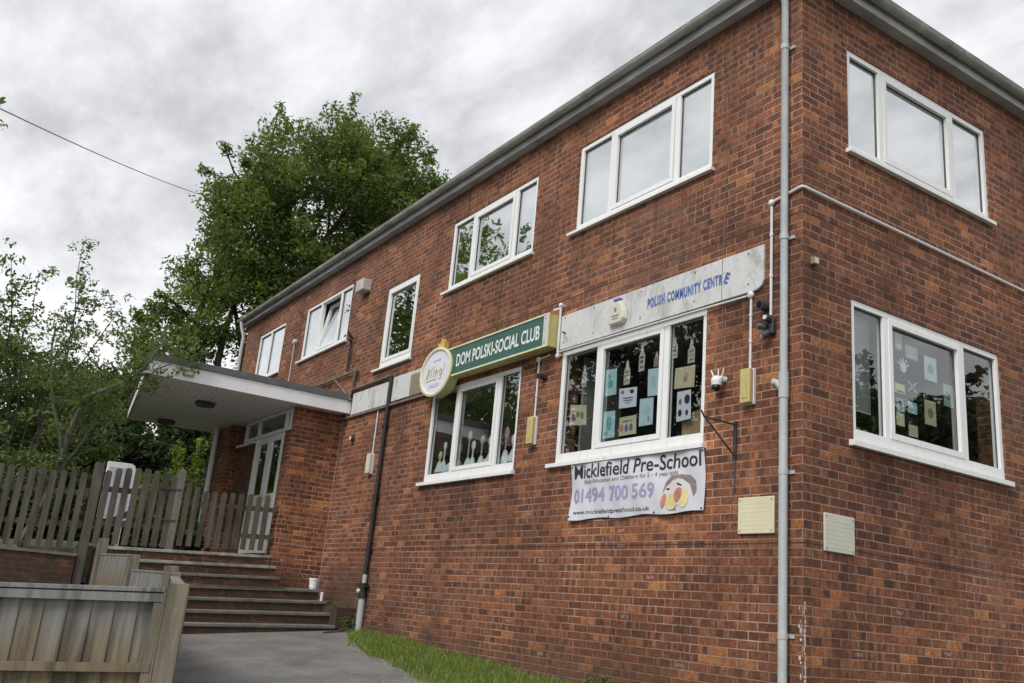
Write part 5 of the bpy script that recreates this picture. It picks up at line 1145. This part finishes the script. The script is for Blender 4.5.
def fpost(x, y, zt, zb_, s, label, rot=0.0):
    mb = MB(); c_, s_ = math.cos(rot), math.sin(rot); q = [(x + (a * c_ - b * s_) * s, y + (a * s_ + b * c_) * s) for a, b in ((-.5, -.5), (.5, -.5), (.5, .5), (-.5, .5))]
    mb.hexa([(a, b, zb_) for a, b in q] + [(a, b, zt + .004 * (i - 1)) for i, (a, b) in enumerate(q)])
    o = mb.build('fence_post', M_['post'], bevel=.004, origin=(x, y, zt)); tag(o, label, 'fence post', 'posts of the timber fence'); return o
CP = Vector((0.165, -4.83))      # corner post
dl = Vector((-.30, -.954)).normalized()
E2 = CP + dl * 1.90
fence_run('board_fence', tuple(CP + dl * .06), tuple(E2), 1.583, 1.583 - .10, 1.5, 'weathered close boarded panel facing the camera at lower left', side=-1)
fpost(CP.x, CP.y, 1.60, .1, .095, 'pale tan post at the corner of the foreground fence', math.atan2(dl.y, dl.x))
fpost(E2.x, E2.y, 1.50, .0, .10, 'post at the far left end of the foreground panel', math.atan2(dl.y, dl.x))
E3 = E2 + dl * 1.9
fence_run('board_fence', tuple(E2 + dl * .05), tuple(E3), 1.44, 1.34, 1.5, 'second close boarded panel left of the foreground one')
# side run stepping up the slope towards the steps
S2 = (-4.95, -3.62); S3 = (-6.85, -3.60); S4 = (-9.05, -3.58)
fence_run('board_fence', (CP.x - .06, CP.y + .01), (-2.35, -4.24), 1.60, 1.66, 1.45, 'first side panel running back from the corner post')
fence_run('board_fence', (-2.45, -4.21), (S2[0] + .07, S2[1] + .0), 1.665, 1.70, 1.45, 'second side panel running back along the drive')
fence_run('board_fence', (S2[0] - .07, S2[1]), (S3[0] + .07, S3[1]), 1.72, 1.73, 1.4, 'third side panel, grey and one step higher')
fence_run('board_fence', (S3[0] - .07, S3[1]), (S4[0] + .07, S4[1]), 1.90, 1.92, 1.4, 'last side panel next to the brick steps')
fpost(-2.40, -4.225, 1.68, .1, .09, 'second post of the side run'); fpost(*S2, 1.77, .1, .12, 'third post of the side run, tan topped'); fpost(*S3, 1.89, .1, .12, 'fourth post of the side run'); fpost(*S4, 2.12, .3, .12, 'last post of the side run by the steps')

# ---------------------------------------------------------------- trees and shrubs
make_tree('broadleaf_tree', (-25.8, 2.4, 2.2), 'tall leafy broadleaf tree rising behind the far end of the building', 'tree',
          [((-25.2, 4.4, 15.0), (3.0, 3.0, 3.9)), ((-25.8, 2.2, 13.4), (2.4, 2.0, 2.5)), ((-24.6, 7.0, 15.2), (2.3, 2.1, 2.8)), ((-24.8, 6.2, 17.0), (2.0, 2.0, 1.9)), ((-25.8, 1.7, 15.2), (1.5, 1.4, 1.5)), ((-25.5, 4.2, 10.8), (2.2, 3.2, 2.0)), ((-26.6, 1.0, 10.2), (1.7, 1.3, 1.8)), ((-27.0, .3, 9.0), (1.6, 1.4, 1.5)), ((-26.4, 1.6, 12.2), (1.7, 1.5, 1.8))],
          560, 340, .085, M_['leaf_tree'], M_['bark'], .22, 7.0, .42, 1.0, 70, loose=60)
make_tree('broadleaf_tree', (-27.5, -1.6, 2.2), 'smaller dark tree left of the tall one, behind the canopy', 'tree',
          [((-27.5, 1.0, 7.6), (1.6, 1.5, 1.0)), ((-27.5, -1.6, 7.0), (1.8, 1.6, 1.2)), ((-26.5, 3.4, 6.6), (1.5, 1.6, 1.3))], 110, 280, .09, M_['leaf_dark'], M_['bark'], .2, 5.0, .45, .85, 26, loose=18)
make_tree('broadleaf_tree', (-17.5, -4.6, 2.1), 'loose twiggy tree left of the porch canopy', 'tree',
          [((-17.3, -3.7, 5.1), (1.4, 1.3, 1.3)), ((-17.8, -5.9, 5.3), (1.5, 1.9, 1.9)), ((-18.2, -7.6, 5.8), (1.5, 1.8, 2.2)), ((-16.6, -3.7, 4.0), (.9, 1.2, 1.1))], 190, 280, .06, M_['leaf_mid'], M_['bark'], .09, 3.6, .3, .62, 30, loose=44)
# whippy shoots above it
tw = empty('sapling', (-15.6, -4.2, 2.1), 'tall thin whippy shoots with sparse leaves above the bush at left', 'shrub'); mb = MB(); cs = []; rs = []; cn_ = []
for (bx_, by_, tx_, ty_, tz_) in ((-15.6, -4.2, -15.3, -4.05, 8.2), (-15.7, -4.3, -15.6, -3.5, 7.3), (-15.5, -4.1, -15.0, -3.1, 7.0), (-15.7, -4.4, -15.4, -4.7, 7.4), (-15.6, -4.2, -15.8, -3.9, 7.5), (-15.7, -4.4, -15.2, -5.3, 7.6), (-15.7, -4.3, -15.1, -5.9, 7.0)):
    pts = limb(mb, (bx_, by_, 3.4), (tx_, ty_, tz_), .025, .006, .12, 8)
    for p in pts[3:]:
        for _ in range(6): cs.append(np.array(p) + rng.normal(size=3) * .16); rs.append((.15, .15, .13)); cn_.append(16)
mb.tube([(-15.6, -4.2, 1.9), (-15.6, -4.2, 3.5)], [.06, .04], 7); mb.build('trunk', M_['bark'], tw); leaf_mesh('crown', cs, rs, cn_, .05, M_['leaf_mid'], tw)
# leafy branch reaching over the canopy corner from the left
br_ = empty('overhanging_shrub', (-10.7, -4.6, 1.2), 'leafy shrub reaching over the left corner of the canopy', 'shrub'); mb = MB()
l1 = limb(mb, (-10.7, -4.7, 1.2), (-10.1, -4.05, 4.2), .07, .04, .06, 7); l2 = limb(mb, l1[-1], (-9.35, -3.25, 5.12), .032, .012, .10, 6); l3 = limb(mb, l1[4], (-9.8, -3.75, 4.35), .025, .01, .1, 5); l4 = limb(mb, l1[5], (-10.0, -4.7, 5.2), .03, .01, .1, 5)
l2b = limb(mb, l2[3], (-9.25, -2.75, 5.02), .014, .006, .1, 4); l1 = l1 + l2b
mb.build('trunk', M_['bark_pale'], br_, smooth=True); cs = []; rs = []; cn_ = []
for L_ in (l1[2:], l2, l3, l4):
    for p in L_:
        for _ in range(5): cs.append(np.array(p) + rng.normal(size=3) * (.14, .20, .14)); k_ = rng.uniform(.10, .22); rs.append((k_, k_, k_ * .8)); cn_.append(26)
leaf_mesh('crown', cs, rs, cn_, .036, M_['leaf_mid'], br_)
# hedges and shrubs behind the landing
def bush(name, base, ells, n, per, size, m, label, rlo=.3, rhi=.6, cat='shrub', stems=6):
    root = empty(name, base, label, cat); cs, rs = clumps_in(ells, n, rlo, rhi); leaf_mesh('foliage', cs, rs, [int(per * (r[0] / rhi) ** 2) + 6 for r in rs], size, m, root)
    mb = MB()
    for k in range(stems): q = cs[rng.integers(len(cs))]; limb(mb, (base[0] + rng.normal() * .15, base[1] + rng.normal() * .2, base[2] - .1), q, .035, .012, .12, 5)
    mb.build('stem', M_['bark'], root); return root
bush('hedge', (-21.5, -1.0, 2.1), [((-21.5, -4.5, 3.6), (1.4, 3.0, 2.0)), ((-21.5, 1.5, 3.7), (1.4, 3.2, 2.2)), ((-21.8, -1.5, 4.5), (1.3, 3.2, 2.5)), ((-22.3, 2.5, 5.2), (1.0, 2.2, 1.9)), ((-20.2, -1.5, 2.7), (.8, 4.5, .9))], 420, 260, .10, M_['leaf_dark'], 'dense dark hedge seen beneath the canopy', .5, .85, 'hedge', 10)
bush('hedge', (-20.5, -9.5, 1.8), [((-20.5, -8.8, 3.6), (1.3, 2.6, 2.3)), ((-20.0, -12.0, 3.2), (1.6, 2.4, 2.2)), ((-20.5, -10.2, 4.4), (1.4, 2.2, 1.9)), ((-19.0, -7.5, 2.3), (.8, 3.5, .9))], 320, 250, .10, M_['leaf_dark'], 'tall dark hedge at the far left edge', .5, .85, 'hedge', 10)
bush('flowering_shrub', (-14.6, -1.9, 2.1), [((-14.6, -2.0, 3.15), (.55, .60, .62)), ((-14.5, -1.3, 2.9), (.5, .5, .5))], 60, 130, .042, M_['leaf_bright'], 'pale green shrub just behind the picket gate', .18, .32)
bush('leafy_shrub', (-16.0, -.9, 2.1), [((-16.3, -1.0, 3.3), (.6, .9, .7))], 60, 130, .05, M_['leaf_mid'], 'mid green shrub between the gate and the white downpipe', .2, .36)
bush('leafy_shrub', (-12.6, -4.9, 2.0), [((-12.8, -5.0, 3.0), (.6, .9, .8)), ((-12.6, -5.9, 3.2), (.6, .8, 1.0))], 70, 130, .05, M_['leaf_mid'], 'mid green shrub behind the left picket fence', .22, .4)
bush('leafy_shrub', (-14.0, -7.4, 1.6), [((-14.0, -7.4, 3.4), (1.0, 1.4, 1.5)), ((-14.2, -8.9, 3.2), (1.0, 1.2, 1.5))], 90, 150, .06, M_['leaf_dark'], 'large dark shrub at the left edge', .3, .5)
bush('shade_leaf_row', (-12.95, -2.2, 2.1), [((-12.95, -3.0, 2.35), (.25, .7, .45)), ((-12.95, -2.0, 2.30), (.25, .8, .42)), ((-13.0, -1.4, 2.3), (.22, .35, .45))], 150, 150, .034, M_['leaf_dark'], 'row of dark leaves added to stand in for deep shade behind the pickets', .12, .22, 'hedge')  # added dark foliage, imitates the black shade low behind the fence
# bright sapling
sp_ = empty('sapling', (-15.2, -1.25, 2.1), 'young sapling with bright yellow green leaves before the dark hedge', 'sapling'); mb = MB()
a = limb(mb, (-15.2, -1.25, 2.1), (-15.2, -1.15, 3.5), .028, .02, .05, 4); b1 = limb(mb, a[-1], (-15.3, -.95, 4.5), .016, .006, .1, 5); b2 = limb(mb, a[-1], (-15.2, -1.45, 4.4), .014, .006, .1, 5); b3 = limb(mb, a[-1], (-15.0, -.30, 4.15), .018, .008, .03, 5)
mb.build('trunk', M_['bark_pale'], sp_); cs = []; rs = []; cn_ = []
for p in b1[1:] + b2[1:]:
    for _ in range(3): cs.append(np.array(p) + rng.normal(size=3) * .07); rs.append((.11, .11, .14)); cn_.append(14)
leaf_mesh('crown', cs, rs, cn_, .055, M_['leaf_bright'], sp_)
# weeds at the corner of the steps
bush('weed_clump', (-8.2, -.2, 1.18), [((-8.22, -.16, 1.27), (.08, .10, .10)), ((-8.6, -.16, 1.47), (.3, .10, .06))], 30, 40, .016, M_['leaf_mid'], 'weeds growing between the bottom step and the wall', .05, .09, 'weeds', 5)
bush('weed_clump', (-8.15, -.12, 1.2), [((-8.1, -.10, 1.26), (.10, .05, .07))], 14, 60, .018, M_['leaf_dark'], 'weeds at the foot of the black pipe', .05, .09, 'weeds', 5)
bush('weed_clump', (-2.2, -.12, .8), [((-2.2, -.10, .97), (.45, .07, .14))], 24, 70, .02, M_['leaf_mid'], 'low weeds against the wall near the bottom edge', .06, .10, 'weeds', 5)
# trees beyond the frame to the left, mirrored in the window panes
make_tree('broadleaf_tree', (-24.0, -10.4, 1.5), 'tall tree beyond the left edge, mirrored in the window glass', 'tree',
          [((-24.5, -9.8, 11.4), (4.0, 3.7, 4.6))], 130, 200, .12, M_['leaf_tree'], M_['bark'], .3, 5.5, .6, 1.15, 40, loose=24)
make_tree('broadleaf_tree', (-14.6, -14.0, .1), 'broad dark tree across the drive, mirrored in the poster window', 'tree',
          [((-14.9, -12.6, 8.0), (3.7, 3.9, 4.0)), ((-12.0, -16.5, 7.2), (3.4, 3.4, 3.8)), ((-15, -14, 4.2), (3.2, 3.2, 2.4))], 300, 240, .14, M_['leaf_dark'], M_['bark'], .3, 4.5, .6, 1.2, 34, loose=16)
make_tree('broadleaf_tree', (12.5, 18.0, 1.0), 'broad dark tree beyond the right edge, mirrored in the side window', 'tree',
          [((12.0, 18.0, 6.6), (3.8, 4.2, 3.4)), ((8.8, 19.5, 5.8), (2.8, 3.0, 3.0))], 170, 240, .15, M_['leaf_dark'], M_['bark'], .3, 4.0, .6, 1.2, 24, loose=8)
# utility cable
mb = MB(); a, b = Vector((-14.85, -3.97, 10.03)), Vector((-24.4, -.25, 13.85)); d_ = (b - a)
pts = []
for i in range(25):
    t = -1.6 + 3.4 * i / 24; q = a + d_ * t; q.z += .12 * (t - .5) ** 2; pts.append(q)
mb.tube(pts, .010, 6, False); tag(mb.build('overhead_cable', M_['dark_metal']), 'thin dark overhead cable crossing the sky towards the tall tree', 'cable')
